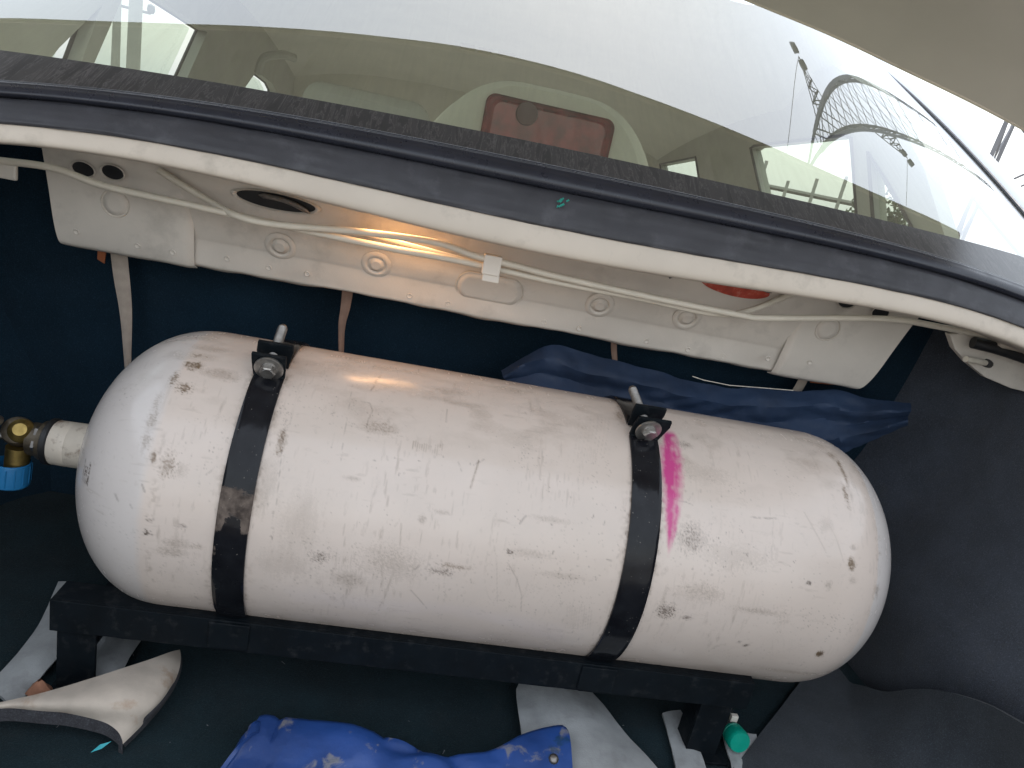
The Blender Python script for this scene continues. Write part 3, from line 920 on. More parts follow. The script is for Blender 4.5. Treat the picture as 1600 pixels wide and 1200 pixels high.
def hatch(layer, px, py, w, h, nl, ang, amt=.5, lw=.7, brk=.42, jit=.3):
    """a comb of short parallel scrapes; w,h and ang (deg) in photo pixels"""
    ca, sa = math.cos(math.radians(ang)), math.sin(math.radians(ang))
    for k in range(nl):
        o = (k/(max(1, nl-1))-.5)*w; l = h*random.uniform(1-jit, 1+jit*.3); c0 = random.uniform(-.2, .2)*h*jit
        ax, ay = px+o*ca, py+o*sa
        stroke(layer, [(ax+sa*(l/2+c0), ay-ca*(l/2+c0)), (ax-sa*(l/2-c0), ay+ca*(l/2-c0))], lw*random.uniform(.7,1.2), amt*random.uniform(.6,1), brk)
# streak noise stretched around the barrel
nst = fbm(X_*420, S_*60, 21, 3); nst2 = fbm(X_*55, S_*330, 31, 3)
patchy = fbm(X_*11, S_*13, 41, 4)
scuff = np.maximum(scuff, np.clip((nst-.66)*7, 0, 1)*np.clip((patchy-.50)*7, 0, 1)*.42)
scuff = np.maximum(scuff, np.clip((nst2-.70)*7, 0, 1)*np.clip((fbm(X_*9,S_*12,57,4)-.54)*7, 0, 1)*.35)
dark = np.maximum(dark, np.clip((n_fine-.80)*12, 0, 1)*np.clip((fbm(X_*16, S_*18, 61, 4)-.52)*6, 0, 1)*.55)
scuff = np.maximum(scuff, np.clip((n_mid_-.70)*8, 0, 1)*np.clip((fbm(X_*14, S_*15, 77, 4)-.52)*6, 0, 1)*.40)
for px, py, nl in ((230,640,0),):
    pass
# grime and marks copied one by one
blob(brown, 303, 571, 11, 9, .75, .52); blob(brown, 288, 606, 10, 8, .6, .56, nn=n_fine); blob(brown, 272, 592, 5, 12, .55, .56, nn=n_fine, ang=.4)
blob(brown, 312, 556, 12, 5, .45, .56, nn=n_fine); blob(brown, 345, 585, 26, 10, .28, .55, nn=nst2); blob(brown, 440, 690, 6, 18, .5, .56); blob(brown, 330, 545, 22, 8, .22, .5)
blob(scuff, 238, 655, 6, 16, .6, .56, nn=n_fine); blob(scuff, 228, 690, 6, 12, .6, .54, nn=n_fine); blob(scuff, 245, 630, 5, 14, .45, .56, nn=n_fine); blob(brown, 240, 715, 4, 9, .55, .55)
blob(brown, 262, 725, 10, 16, .4, .58, nn=n_fine); blob(scuff, 283, 735, 10, 10, .4, .58, nn=n_fine); stroke(dark, [(222,757),(226,768)], 1.6, .8, .2)
stroke(dark, [(322,742),(330,736),(336,730)], 1.2, .7, .42); stroke(dark, [(180,772),(184,782)], 1.8, .75, .2); stroke(dark, [(203,787),(206,793)], 1.2, .7, .2)
blob(dark, 233, 812, 5, 4, .5, .6, nn=n_fine); blob(scuff, 275, 850, 20, 10, .5, .58, nn=nst); blob(scuff, 268, 862, 24, 9, .55, .57, nn=nst); blob(dark, 230, 832, 5, 4, .8, .58, nn=n_fine); blob(dark, 285, 822, 7, 4, .5, .6, nn=n_fine); blob(scuff, 306, 855, 8, 5, .5, .58, nn=n_fine)
stroke(dark, [(305,932),(310,936)], 1.8, .9, .1); stroke(dark, [(239,905),(241,909)], 1.4, .8, .1)
stroke(dark, [(597,585),(589,594),(585,603),(578,612)], 1.8, .8, .42); stroke(dark, [(566,628),(578,630),(582,642),(576,655),(573,668)], 1.1, .7, .3); stroke(dark, [(620,580),(625,598)], .7, .4, .4)
stroke(dark, [(551,600),(545,640),(536,690),(533,720)], .6, .55, .3); stroke(dark, [(447,655),(437,740),(432,790)], .7, .6, .3); blob(brown, 592, 668, 26, 10, .32, .53); blob(brown, 545, 560, 30, 8, .2, .5)
blob(scuff, 700, 612, 36, 9, .4, .58, nn=nst2); blob(scuff, 720, 630, 40, 8, .38, .58, nn=nst2); stroke(dark, [(699,640),(697,660)], 1.1, .7, .3)
hatch(brown, 668, 700, 46, 16, 14, 8, .65, .7); stroke(dark, [(716,722),(721,736)], 1.2, .7, .3); stroke(brown, [(748,720),(742,740),(735,762)], 1.8, .7, .3); stroke(dark, [(740,727),(756,718)], 1.4, .7, .35); blob(scuff, 550, 748, 10, 3, .5, .5, nn=nst2)
hatch(scuff, 925, 678, 46, 76, 9, 8, .55, .6, .40, .4); hatch(scuff, 915, 712, 34, 24, 8, 8, .6, .8); blob(brown, 968, 650, 8, 22, .4, .53); blob(brown, 985, 660, 4, 14, .5, .5)
hatch(scuff, 862, 772, 74, 22, 13, 10, .42, .8, .40); hatch(scuff, 520, 770, 26, 16, 5, 8, .3, .6)
stroke(scuff, [(627,818),(625,852)], 1.5, .6, .3); stroke(scuff, [(617,822),(622,816)], 1.2, .5, .3); blob(scuff, 660, 811, 5, 5, .55, .5); blob(scuff, 690, 800, 12, 4, .4, .58, nn=n_fine); stroke(dark, [(812,818),(818,810),(822,806)], 1.6, .8, .35); blob(scuff, 860, 812, 30, 4, .4, .58, nn=n_fine)
hatch(scuff, 545, 893, 50, 50, 12, 4, .50, .8, .44, .5); hatch(scuff, 528, 870, 28, 34, 6, 12, .5, .7, .44, .5); blob(dark, 498, 870, 12, 8, .55, .6, nn=n_fine); blob(scuff, 545, 905, 26, 14, .5, .56, nn=nst)
stroke(dark, [(642,922),(654,935),(667,950)], 1.0, .7, .32); stroke(scuff, [(770,842),(776,880),(777,942)], .8, .6, .3); stroke(scuff, [(757,905),(762,930),(772,946)], .8, .5, .35); stroke(dark, [(794,880),(808,905),(815,930),(814,955)], .9, .6, .25); stroke(scuff, [(760,948),(780,930),(792,905)], .6, .4, .35)
stroke(dark, [(648,890),(655,884)], 1.4, .7, .3); blob(dark, 690, 893, 16, 5, .5, .6, nn=n_fine); blob(brown, 712, 885, 20, 4, .35, .58, nn=n_fine); stroke(scuff, [(735,884),(725,900)], 1, .5, .3); blob(scuff, 830, 865, 30, 6, .4, .57, nn=n_fine); blob(dark, 797, 862, 7, 4, .7, .58, nn=n_fine)
hatch(scuff, 904, 965, 38, 34, 11, 6, .55, .7, .36, .2); hatch(scuff, 900, 972, 34, 26, 6, 96, .30, .6, .40); blob(scuff, 780, 1000, 30, 8, .3, .58, nn=nst); stroke(scuff, [(770,997),(785,998)], 1, .6, .3); hatch(scuff, 850, 930, 60, 40, 7, 40, .32, .6, .44, .5)
stroke(dark, [(948,874),(955,876)], 1.4, .8, .2); blob(scuff, 880, 900, 30, 5, .4, .58, nn=n_fine); hatch(scuff, 705, 930, 40, 26, 5, 6, .3, .6, .44)
blob(scuff, 610, 880, 40, 26, .4, .60, nn=n_fine); blob(scuff, 470, 820, 30, 50, .32, .60, nn=nst); blob(scuff, 415, 760, 14, 40, .35, .58, nn=nst); blob(scuff, 450, 880, 40, 30, .3, .60, nn=nst)
# random nicks and short scrapes, denser on the lower front
for k in range(2000):
    x = random.uniform(TL+.06, TRT-.06); a0 = math.radians(random.choice((random.gauss(178, 22), random.uniform(105, 225)))); s0 = TR*a0
    if vnoise(np.array(x*14.0), np.array(s0*16.0), 7) < .55: continue
    d0 = random.choice((random.gauss(math.pi/2, .25), random.gauss(math.pi/2, .25), random.uniform(0, 3.14))); L_ = random.choice((.0003, .0004, .0006, .0008, .0012, .0035))*random.uniform(.5, 1.3)
    stroke(dark if random.random() < .45 else scuff, [(x, s0), (x+math.cos(d0)*L_, s0+math.sin(d0)*L_)], random.uniform(.55, .95), random.uniform(.2, .6), .1, raw=True)
# right of the second strap
stroke(dark, [(1174,808),(1186,809),(1200,810),(1212,810)], 1.6, .8, .40); blob(scuff, 1100, 740, 40, 16, .35, .6, nn=n_fine); blob(dark, 1070, 695, 14, 8, .45, .6, nn=n_fine); stroke(scuff, [(1110,742),(1125,748),(1130,755)], 1.2, .5, .35)
stroke(dark, [(1050,780),(1070,784),(1082,789)], .8, .7, .2); stroke(scuff, [(1256,800),(1270,825),(1291,864)], 1.1, .6, .35); stroke(scuff, [(1292,815),(1306,840),(1318,878)], 1.1, .55, .36); blob(scuff, 1290, 820, 12, 10, .3, .56)
blob(brown, 1316, 735, 4, 28, .62, .53); blob(brown, 1322, 775, 4, 20, .5, .54); blob(brown, 1300, 712, 10, 10, .4, .56); blob(brown, 1331, 882, 6, 9, .75, .52); blob(scuff, 1334, 855, 6, 5, .5, .53); blob(scuff, 1332, 906, 6, 5, .5, .53); blob(brown, 1280, 1022, 6, 6, 1.0, .46); blob(dark, 1282, 1022, 3, 4, .8, .5)
blob(dark, 1264, 911, 4, 3, .8, .55); blob(scuff, 1295, 915, 6, 8, .6, .58, nn=n_fine); hatch(scuff, 1217, 962, 16, 34, 4, 0, .55, .8, .36, .3); stroke(scuff, [(1243,961),(1262,961)], 1.6, .45, .3); stroke(scuff, [(1262,968),(1285,971),(1306,982)], 1.1, .5, .35); blob(scuff, 1185, 955, 40, 5, .5, .58, nn=n_fine)
blob(scuff, 1095, 925, 32, 14, .45, .60, nn=n_fine); blob(dark, 1073, 965, 8, 4, .6, .58, nn=n_fine); blob(dark, 1040, 955, 14, 12, .75, .60, nn=n_fine); blob(scuff, 1035, 940, 4, 24, .4, .55, nn=nst); hatch(scuff, 1220, 1010, 26, 22, 4, 0, .35, .8, .4); blob(dark, 1165, 1008, 4, 3, .7, .55); blob(dark, 1155, 1003, 3, 3, .5, .58)
blob(dark, 1080, 840, 24, 22, .5, .62, nn=n_fine); stroke(dark, [(1076,782),(1083,770)], .9, .5, .3); blob(brown, 1240, 1050, 60, 6, .2, .5); blob(scuff, 1150, 870, 60, 20, .25, .62, nn=n_fine)
# seam grime at both shoulders
for xx, wdt, am in ((TL+.118, .0035, .30), (TRT-.073, .003, .36), (TRT-.078, .0016, .3)):
    f = np.exp(-((X_-xx-.004*(n_big-.5))/wdt)**2)
    brown = np.maximum(brown, f*np.clip((n_mid_-.48)*4, 0, 1)*np.clip((fbm(X_*3, S_*24, 91, 3)-.45)*5, 0, 1)*am*1.6)
# grime worked in beside the straps and along the underside
for xe, sg in ((-.1635,-1),(-.1325,1),(.2455,-1),(.2785,1)):
    dd = (X_-xe)*sg
    f = np.where(dd > 0, np.exp(-(dd/.0045)**1.2), 0)
    brown = np.maximum(brown, f*np.clip((n_mid_-.40)*3.2, 0, 1)*np.clip((fbm(X_*8, S_*20, 143, 3)-.40)*4.5, 0, 1)*.75)
und = np.clip((T_-math.radians(205))/math.radians(20), 0, 1)*np.clip((math.radians(260)-T_)/math.radians(20), 0, 1)
brown = np.maximum(brown, und*np.clip((fbm(X_*40, S_*60, 151, 4)-.42)*3, 0, 1)*.30)
upper = np.clip((math.radians(138)-T_)/math.radians(22), 0, 1)
brown = np.maximum(brown, upper*np.clip((fbm(X_*26, S_*50, 161, 5)-.50)*3.5, 0, 1)*(.4+.9*n_fine)*.30)
# pink marker smear
def pink_smear():
    P = [(1045,672,.0070),(1048,700,.0120),(1050,735,.0135),(1051,770,.0110),(1050,800,.0085),(1049,826,.0062),(1047,846,.0042),(1045,866,.0018)]
    U = [(uv(a,b), w) for a, b, w in P]
    ss = np.array([u[0][1] for u in U]); xx = np.array([u[0][0] for u in U]); ww = np.array([u[1] for u in U])
    o_ = np.argsort(ss)
    cx = np.interp(S_, ss[o_], xx[o_]); cw = np.interp(S_, ss[o_], ww[o_])
    ins = (S_ > ss.min()-.004) & (S_ < ss.max()+.004)
    d = (X_-cx)/cw
    body = np.clip((1.2-np.abs(d)+.5*(n_mid_-.5))*1.5, 0, 1)
    tx = fbm(X_*330, S_*60, 111, 3); tx2 = fbm(X_*120, S_*120, 117, 4)
    v = body*np.clip(.62 + .7*(tx-.42) + .9*(tx2-.45) + .45*np.exp(-((d+.35)/.5)**2), 0, 1)
    fade = np.clip((S_-ss.min())/.010, 0, 1)*np.clip((ss.max()-S_)/.022, 0, 1)
    return .9*v*ins*np.clip(.1+fade, 0, 1)
pink = pink_smear()*(X_ > .2785)
# printed sticker on the left shoulder near the neck: a small block of text lines and a round stamp
lab = uv(135, 735)
if lab:
    lx, ls = lab
    u = (S_-ls)/.001; v = (X_-lx)/.001                # mm around / along
    nfine = fbm(u*1.6, v*1.6, 131, 2)
    for v0, hgt, u0, u1 in ((3.2,.55,-12,16),(4.6,.5,-9,18),(-5.0,.5,-14,10)):
        dark = np.maximum(dark, ((np.abs(v-v0) < hgt) & (u > u0) & (u < u1) & (nfine > .38))*.8)
    FONT = {'C': ['111','100','100','100','111'], 'N': ['101','111','111','111','101'], 'G': ['111','100','101','101','111']}
    for k, ch in enumerate('CNG'):
        for r_ in range(5):
            for c_ in range(3):
                if FONT[ch][r_][c_] == '1':
                    uu = -4 + k*4.2 + c_*1.15; vv = -2.6 + (4-r_)*.95
                    dark = np.maximum(dark, ((np.abs(u-uu) < .65) & (np.abs(v-vv) < .55))*.85)
    dark = np.maximum(dark, (((u-14)**2+(v+1)**2 < 20) & (nfine > .45))*.6)
    stroke(dark, [(127,700),(131,706)], 1.6, .85, .1)
a = me.color_attributes.new('wear_map', 'FLOAT_COLOR', 'POINT')
a.data.foreach_set('color', np.stack([scuff, brown, dark, pink], -1).astype(np.float32).ravel())

def tank_mat():
    t = NT('scuffed_white_cylinder_paint'); co = t.coord()
    at_ = t.n('Attribute', attribute_name='wear_map'); sp = t.n('SeparateColor'); t.l(at_.outputs['Color'], sp.inputs[0])
    base = t.mix(t.ramp(t.noise(co, 7, 5), .3, .7), (.60,.51,.445), (.665,.57,.505))
    sx_ = t.n('SeparateXYZ'); t.l(co, sx_.inputs[0])
    xj = t.math('ADD', sx_.outputs[0], t.math('MULTIPLY', t.math('SUBTRACT', t.noise(co, 60, 4), .5), .006))
    dome = t.math('MAXIMUM', t.ramp(xj, TRT-.076, TRT-.074, 0, .8), t.ramp(xj, TL+.112, TL+.104, 0, .7))
    base = t.mix(dome, base, (.60,.565,.545))
    base = t.mix(t.ramp(t.noise(co, 38, 8, .72), .45, .85, 0, .20), base, (.50,.46,.42))
    fine = t.ramp(t.noise(co, 520, 3), .66, .76, 0, .10)
    base = t.mix(fine, base, (.40,.37,.34))
    c = t.mix(sp.outputs[0], base, (.31,.255,.21))
    c = t.mix(sp.outputs[1], c, (.17,.115,.07))
    c = t.mix(at_.outputs['Alpha'], c, (.52,.012,.20))
    c = t.mix(sp.outputs[2], c, (.085,.06,.045))
    t.base(c)
    wear = t.math('MAXIMUM', sp.outputs[0], t.math('MAXIMUM', sp.outputs[1], sp.outputs[2]))
    t.rough(t.math('ADD', t.ramp(t.noise(co, 45, 5), .3, .7, .15, .25), t.math('MULTIPLY', wear, .40)))
    h = t.math('SUBTRACT', t.math('ADD', t.noise(co, 210, 3), t.math('MULTIPLY', t.noise(co, 55, 3), 1.6)), t.math('MULTIPLY', wear, .8))
    t.bump(h, .085, .0006)
    return t.m
m_tank = tank_mat()
shell = link('shell', me, m_tank, cyl)
# neck, ring and valve
NA = Vector((-1, 0, .0)); NO = Vector((TL+.004, TY, TZ+.003))
m_neck = simple('ivory_neck_paint', (.62,.55,.46), .45, var=.08, vscale=40, bump=.2, bscale=300, dirt=(.13,.06,.03), dirt_amt=.9, dscale=55)
mb = MB(); mb.lathe([(-.02,.046),(-.006,.036),(.002,.0285),(.010,.0262),(.030,.0258),(.0305,.0254),(.032,.0258),(.048,.0255),(.0495,.0245)], NO, NA, 48)
mb.build('neck', m_neck, cyl)
mb = MB(); mb.lathe([(.0485,.0255),(.050,.0268),(.055,.0268),(.0565,.0245)], NO, NA, 48)
mb.build('neck_ring', m_black, cyl)
valve = None
mb = MB(); mb.lathe([(.056,.0225),(.062,.0225),(.0625,.019),(.074,.019)], NO, NA, 32)
vo = NO + NA*.090
mb.lathe([(-.024,.010),(-.018,.0150),(-.008,.0165),(.006,.0165),(.012,.0150),(.015,.010)], vo+Vector((.002,0,.006)), Vector((.15,-.80,.55)), 28)
valve = mb.build('valve', m_bronze, cyl)
mb = MB(); mb.lathe([(.0570,.0215),(.0660,.0215)], NO, NA, 6); mb.build('hex_collar', m_steel, valve, sharp=20)
mb = MB(); mb.tube(catmull([vo+Vector((-.012,-.004,.0)), vo+Vector((-.035,-.006,.002)), vo+Vector((-.07,.0,.012)), vo+Vector((-.12,.02,.03))], 5), .0042, 10); mb.build('gas_pipe', m_steel, valve)
mb = MB(); ax_ = Vector((.25,-.80,.55)).normalized()
mb.lathe([(.010,.0140),(.015,.0128),(.021,.0070),(.0212,.005)], vo+Vector((.006,0,.006)), ax_, 24)
mb.build('brass_bonnet', m_brass, valve, sharp=25)
mb = MB(); mb.lathe([(.020,.0062),(.034,.0062),(.0345,.0078),(.038,.0078),(.0385,.0058),(.052,.0058)], vo+Vector((-.004,0,.010)), Vector((-.35,-.62,.55)), 16)
mb.build('spindle', m_steel, valve)
mb = MB(); mb.lathe([(.010,.0125),(.034,.0125)], vo+Vector((.004,-.004,0)), Vector((-.06,-.05,-1)), 20)
mb.build('outlet', m_brass, valve)
mb = MB(); prof_ = [(.026,.0175),(.0265,.0188),(.029,.0193),(.053,.0193),(.0545,.0180),(.0547,.0)]
mb.lathe(prof_, vo+Vector((.0,-.006,-.002)), Vector((-.06,-.05,-1)), 28, caps=False)
for k in range(14):
    w = 2*math.pi*k/14
    c0 = vo+Vector((.0193*math.cos(w), -.006+.0193*math.sin(w), 0))
    mb.tube([c0+Vector((-.002,-.0015,-.031)), c0+Vector((-.0033,-.0028,-.052))], .0009, 5)
mb.build('blue_cap', m_bluecap, valve)

# ------------------------------------------------------------------ straps round the cylinder
def ring_pt(x, r, a): return Vector((x, TY+r*math.cos(a), TZ+r*math.sin(a)))
def make_strap(xa, xb, th0, label, wear_fn, tail, lean):
    xm = (xa+xb)/2
    root = empty('cylinder_strap', (xm, TY, TZ-TR-.004), label, 'metal strap', 'straps holding the gas cylinder')
    # front half: from the lug over the front and under the barrel
    for part, a0, a1 in (('strap_band', th0, math.radians(262)), ('strap_band', th0-math.radians(7), math.radians(-98))):
        mb = MB(); n = 120; rows = []
        xs_ = np.linspace(xa, xb, 12); wear = []
        for i in range(n+1):
            an = a0+(a1-a0)*i/n
            r_ = []
            for j, x in enumerate(xs_):
                eg = min(j, 11-j)
                rr = TR+.0042 - (.0012 if eg == 0 else 0) + .0004*nz((x, an*.16, 0), 40)
                r_.append(ring_pt(x, rr, an))
            rows.append([ring_pt(xa, TR+.0004, an)] + r_ + [ring_pt(xb, TR+.0004, an)])
            for j in range(14): wear.append(wear_fn(an, (j-.5)/12))
        mb.grid(rows)
        o = mb.build(part, m_strap, root, sharp=60)
        at_ = o.data.attributes.new('wear', 'FLOAT', 'POINT'); at_.data.foreach_set('value', wear)
    # upturned lugs at the ends of the two halves
    tan_ = Vector((0, -math.sin(th0), math.cos(th0)))        # grows with the angle: towards the camera side
    rad = Vector((0, math.cos(th0), math.sin(th0)))
    def lug(a, name, w0, w1, h, skew):
        b0 = ring_pt(xm, TR+.003, a); rd = Vector((0, math.cos(a), math.sin(a))); tn = Vector((0, -math.sin(a), math.cos(a)))
        mb = MB(); out = [(-w0/2,0),(w0/2,0),(w1/2+skew,h*.72),(w1/2+skew*.9,h),(-w1/2+skew*.4,h*.98),(-w1/2,h*.6)]
        f = [b0 + Vector((1,0,0))*u + rd*v for u, v in out]; n_ = len(f)
        mb.add([p + tn*.002 for p in f]+[p - tn*.002 for p in f], [tuple(range(n_)), tuple(range(2*n_-1, n_-1, -1))]+[(i,(i+1)%n_,n_+(i+1)%n_,n_+i) for i in range(n_)])
        return mb.build(name, m_frame, root, smooth=False, bevel=.0008)
    lug(th0, 'lug', xb-xa+.001, .0345, .029, lean)
    lug(th0-math.radians(6.0), 'lug', xb-xa, .0345, .030, .003)
    mb = MB(); mb.tube([ring_pt(xa+.0005, TR+.0045, th0+.012), ring_pt(xb-.0005, TR+.0045, th0+.012)], .0016, 8)
    mb.build('fold', m_frame, root)
    bc = ring_pt(xm+.0005, TR+.0158, th0) + tan_*.002
    ax = (tan_ + Vector((tail, 0, 0))).normalized()
    mb = MB(); mb.lathe([(0,.0008),(.0002,.0148),(.0022,.0148),(.0026,.0138),(.0026,.0)], bc, ax, 32, caps=False)
    mb.build('washer', m_bolt, root, sharp=40)
    mb = MB(); mb.lathe([(.002,.0088),(.0045,.0086)], bc, ax, 24); mb.lathe([(.0035,.0082),(.0088,.0082),(.0096,.0070)], bc, ax, 6); mb.lathe([(.0096,.0062),(.0101,.0060)], bc, ax, 18)
    mb.build('bolt_head', m_bolt, root, sharp=20)
    mb = MB(); e = 0
    prof_ = [(-.004,.0054)]
    L_ = .066
    k = -.006
    while k > -L_:
        prof_ += [(k,.0054),(k-.0007,.0047)]; k -= .0014
    prof_ += [(-L_-.001,.0049),(-L_-.003,.0038)]
    mb.lathe(prof_, bc, ax, 14); mb.build('stud', m_steel, root, sharp=60)
    mb = MB(); mb.lathe([(-.025,.0088),(-.0325,.0088)], bc, ax, 6); mb.lathe([(-.0225,.0135),(-.025,.0135)], bc, ax, 24)
    mb.build('nut', m_steel, root, sharp=20)
    return root
def wear1(an, v):
    d = math.degrees(an)
    f = math.exp(-((d-163)/7.0)**2)*.75
    f += .62*math.exp(-((d-171)/5)**2)*(1 if v > .72 or v < .25 else .25)
    f += .5*math.exp(-((d-182)/5)**2)*(1 if v < .16 else 0) + (.16 if v > .97 or v < .03 else 0)
    return f
def wear2(an, v):
    d = math.degrees(an)
    return .10 + (.14 if v > .97 or v < .03 else 0) + .10*math.exp(-((d-200)/20)**2)
make_strap(-.1635, -.1325, math.radians(114.0), 'worn black metal strap nearer the valve end, paint scraped to bare metal', wear1, .04, .0)
make_strap(.2455, .2785, math.radians(113.4), 'black metal strap beside the pink smear', wear2, .15, .006)

# ------------------------------------------------------------------ mounting frame of angle iron
frame = empty('mounting_frame', (.06, .68, FLOOR), 'black angle iron cradle under the gas cylinder', 'frame')
def fpart(name, a, b, bev=.0012):
    mb = MB(); mb.box(a, b); return mb.build(name, m_frame, frame, smooth=False, bevel=bev)
fx0, fx1 = -.327, .452
mb = MB(); mb.box((fx0,.657,.497),(fx1,.661,.5345)); mb.box((fx0,.6612,.5305),(fx1,.692,.5345))
mb.build('rail', m_frame, frame, smooth=False, bevel=.0008)
mb = MB(); mb.box((fx0,.917,.497),(fx1,.921,.5345)); mb.box((fx0,.886,.5305),(fx1,.9168,.5345))
mb.build('rail', m_frame, frame, smooth=False, bevel=.0008)
for x in (-.147, .262):
    fpart('weld_tab', (x-.021,.6545,.5005), (x+.021,.6568,.5325))
    fpart('cross_bar', (x-.016,.662,.492), (x+.016,.916,.4965))
for xa, xb in ((-.322,-.283), (.398,.437)):
    for yy in (.662, .880):
        mb = MB(); mb.box((xa,yy,FLOOR+.003),(xb,yy+.004,.4965)); mb.box((xa,yy+.0042,FLOOR+.003),(xa+.004,yy+.034,.4965))
        mb.build('leg', m_frame, frame, smooth=False, bevel=.0008)
        mb = MB(); mb.box((xa-.006,yy-.012,FLOOR+.003),(xb+.012,yy+.042,FLOOR+.0066))
        mb.build('foot_plate', m_frame, frame, smooth=False, bevel=.0008)
    fpart('end_bar', (xa,.6665,.4700), (xa+.035,.879,.4740))
for px, py in ((62,1082),):
    q = atZ(px, py, FLOOR+.012)
    mb = MB(); rws = []
    for i in range(6):
        rws.append([q + Vector((.014*math.cos(k*.9)*(1-i/6), .010*math.sin(k*.9)*(1-i/6), .003*i + .002*random.random())) for k in range(8)])
    mb.grid(rws); tag(mb.build('rust_flake', m_rustbit), 'small rust brown flake by the left frame leg', 'debris')

# ------------------------------------------------------------------ webbing straps and tapes behind the shelf
def ribbon(name, pts, widths, Y, mat, label, cat, group, twist=0.0):
    c = [atY(px, py, Y + (k*.002)) for k, (px, py) in enumerate(pts)]
    n = 18; c = resample(catmull(c, 6), n)
    w = np.interp(np.linspace(0, 1, n), np.linspace(0, 1, len(widths)), widths)
    rows = []
    for i in range(n):
        a = twist*i/(n-1); d = Vector((math.cos(a), math.sin(a), 0))
        rows.append([c[i]+d*w[i]*s + Vector((0, -.002*(1-s*s*4), 0)) for s in (-.5,-.25,0,.25,.5)])
    mb = MB(); mb.slab(rows, .0014)
    o = mb.build(name, mat); tag(o, label, cat, group); return o
gname = 'webbing straps hanging behind the cylinder'
ribbon('webbing_strap', [(184,372),(190,430),(197,490),(200,575)], [.0215,.019,.012,.0062], 1.0, m_webbing, 'wide beige webbing strap hanging left of the cylinder shoulder', 'webbing', gname, .5)
ribbon('webbing_strap', [(545,440),(540,478),(534,510),(533,560)], [.015,.012,.007,.006], 1.005, m_webbing2, 'thin brown twisted webbing strap hanging beside the bolted left lug', 'webbing', gname, .6)
ribbon('webbing_strap', [(961,510),(959,540),(961,570)], [.007,.0075,.006], 1.005, m_webbing2, 'short brown webbing end hanging above the dark blue sheet', 'webbing', gname)
ribbon('webbing_strap', [(1268,560),(1256,590),(1238,622)], [.015,.0145,.0145], 1.005, m_webbing, 'slanting beige webbing strap at the right end of the shelf', 'webbing', gname)
def patch(name, pts, Y, mat, label, cat):
    P = [atY(px, py, Y) for px, py in pts]; n = len(P)
    mb = MB(); mb.add(P+[p+Vector((0,.002,0)) for p in P], [tuple(range(n)), tuple(range(2*n-1,n-1,-1))]+[(i,(i+1)%n,n+(i+1)%n,n+i) for i in range(n)])
    return tag(mb.build(name, mat, smooth=False), label, cat)
patch('orange_tape', [(153,380),(167,382),(163,412),(152,405)], 1.01, m_orange, 'small orange tape end beside the wide webbing strap', 'tape')
patch('orange_tape', [(1278,560),(1345,570),(1332,604),(1266,598)], 1.012, m_orange, 'orange brown tape patch under the right end of the shelf', 'tape')

# ------------------------------------------------------------------ dark blue sheet stuffed behind the cylinder
tarp = None
T0 = [(783,580),(812,562),(842,545),(866,538),(905,549),(960,562),(1010,574),(1070,592),(1130,604),(1190,608),(1245,610),(1290,608),(1325,612),(1365,622),(1420,628)]
T1 = [(786,590),(815,572),(845,560),(875,566),(908,580),(960,585),(1010,600),(1070,618),(1130,630),(1190,634),(1245,634),(1290,632),(1326,640),(1368,641),(1421,642)]
T2 = [(788,592),(818,586),(848,580),(880,590),(912,600),(962,614),(1012,622),(1070,642),(1130,652),(1190,656),(1245,655),(1290,654),(1328,662),(1370,654),(1418,650)]
T3 = [(800,604),(830,606),(862,612),(900,632),(930,645),(970,645),(1015,655),(1070,664),(1130,676),(1190,684),(1245,688),(1290,685),(1325,682),(1372,668),(1415,657)]
T4 = [(810,640),(840,650),(870,660),(905,680),(935,690),(975,690),(1020,700),(1070,710),(1130,720),(1190,725),(1245,725),(1290,715),(1330,700),(1375,680),(1413,662)]
rows = []
YS = (.990, .968, .976, .958, .968)
for k, T in enumerate((T0, T1, T2, T3, T4)):
    pts = [atY(px, py, YS[k] - .04*max(0, (px-1250)/170)) for px, py in T]
    pts = resample(catmull(pts, 5), 70)
    rows.append(pts)
full = []
for j in range(70):
    col = resample([rows[k][j] for k in range(5)], 29); full.append(col)
full = [[full[j][i] for j in range(70)] for i in range(len(full[0]))]
for i, r in enumerate(full):
    for j, p in enumerate(r):
        cr = abs(nz(p, 16, 3)); cr2 = abs(nz(p, 34, 8))
        p.y -= .004*(.35-cr)*1.0 + .0022*(.3-cr2)
        p.z += .003*nz(p, 25, 5); f4 = abs(((p.x*22+p.z*31+2*nz(p,7,2)) % 1)-.5); f5 = abs(((p.x*13-p.z*40+2*nz(p,6,9)) % 1)-.5); p.y -= .006*f4 + .006*f5
mb = MB(); mb.slab(full, .0012)
tag(mb.build('plastic_sheet', m_tarp, sharp=35), 'crumpled dark blue plastic sheet stuffed behind the cylinder', 'sheet')
mb = MB(); mb.tube([atY(px, py, .952) for px, py in ((1082,588),(1100,594),(1140,602),(1190,606),(1240,610))], .0006, 6)
mb.build('hem_thread', m_clip, D.objects['plastic_sheet'])

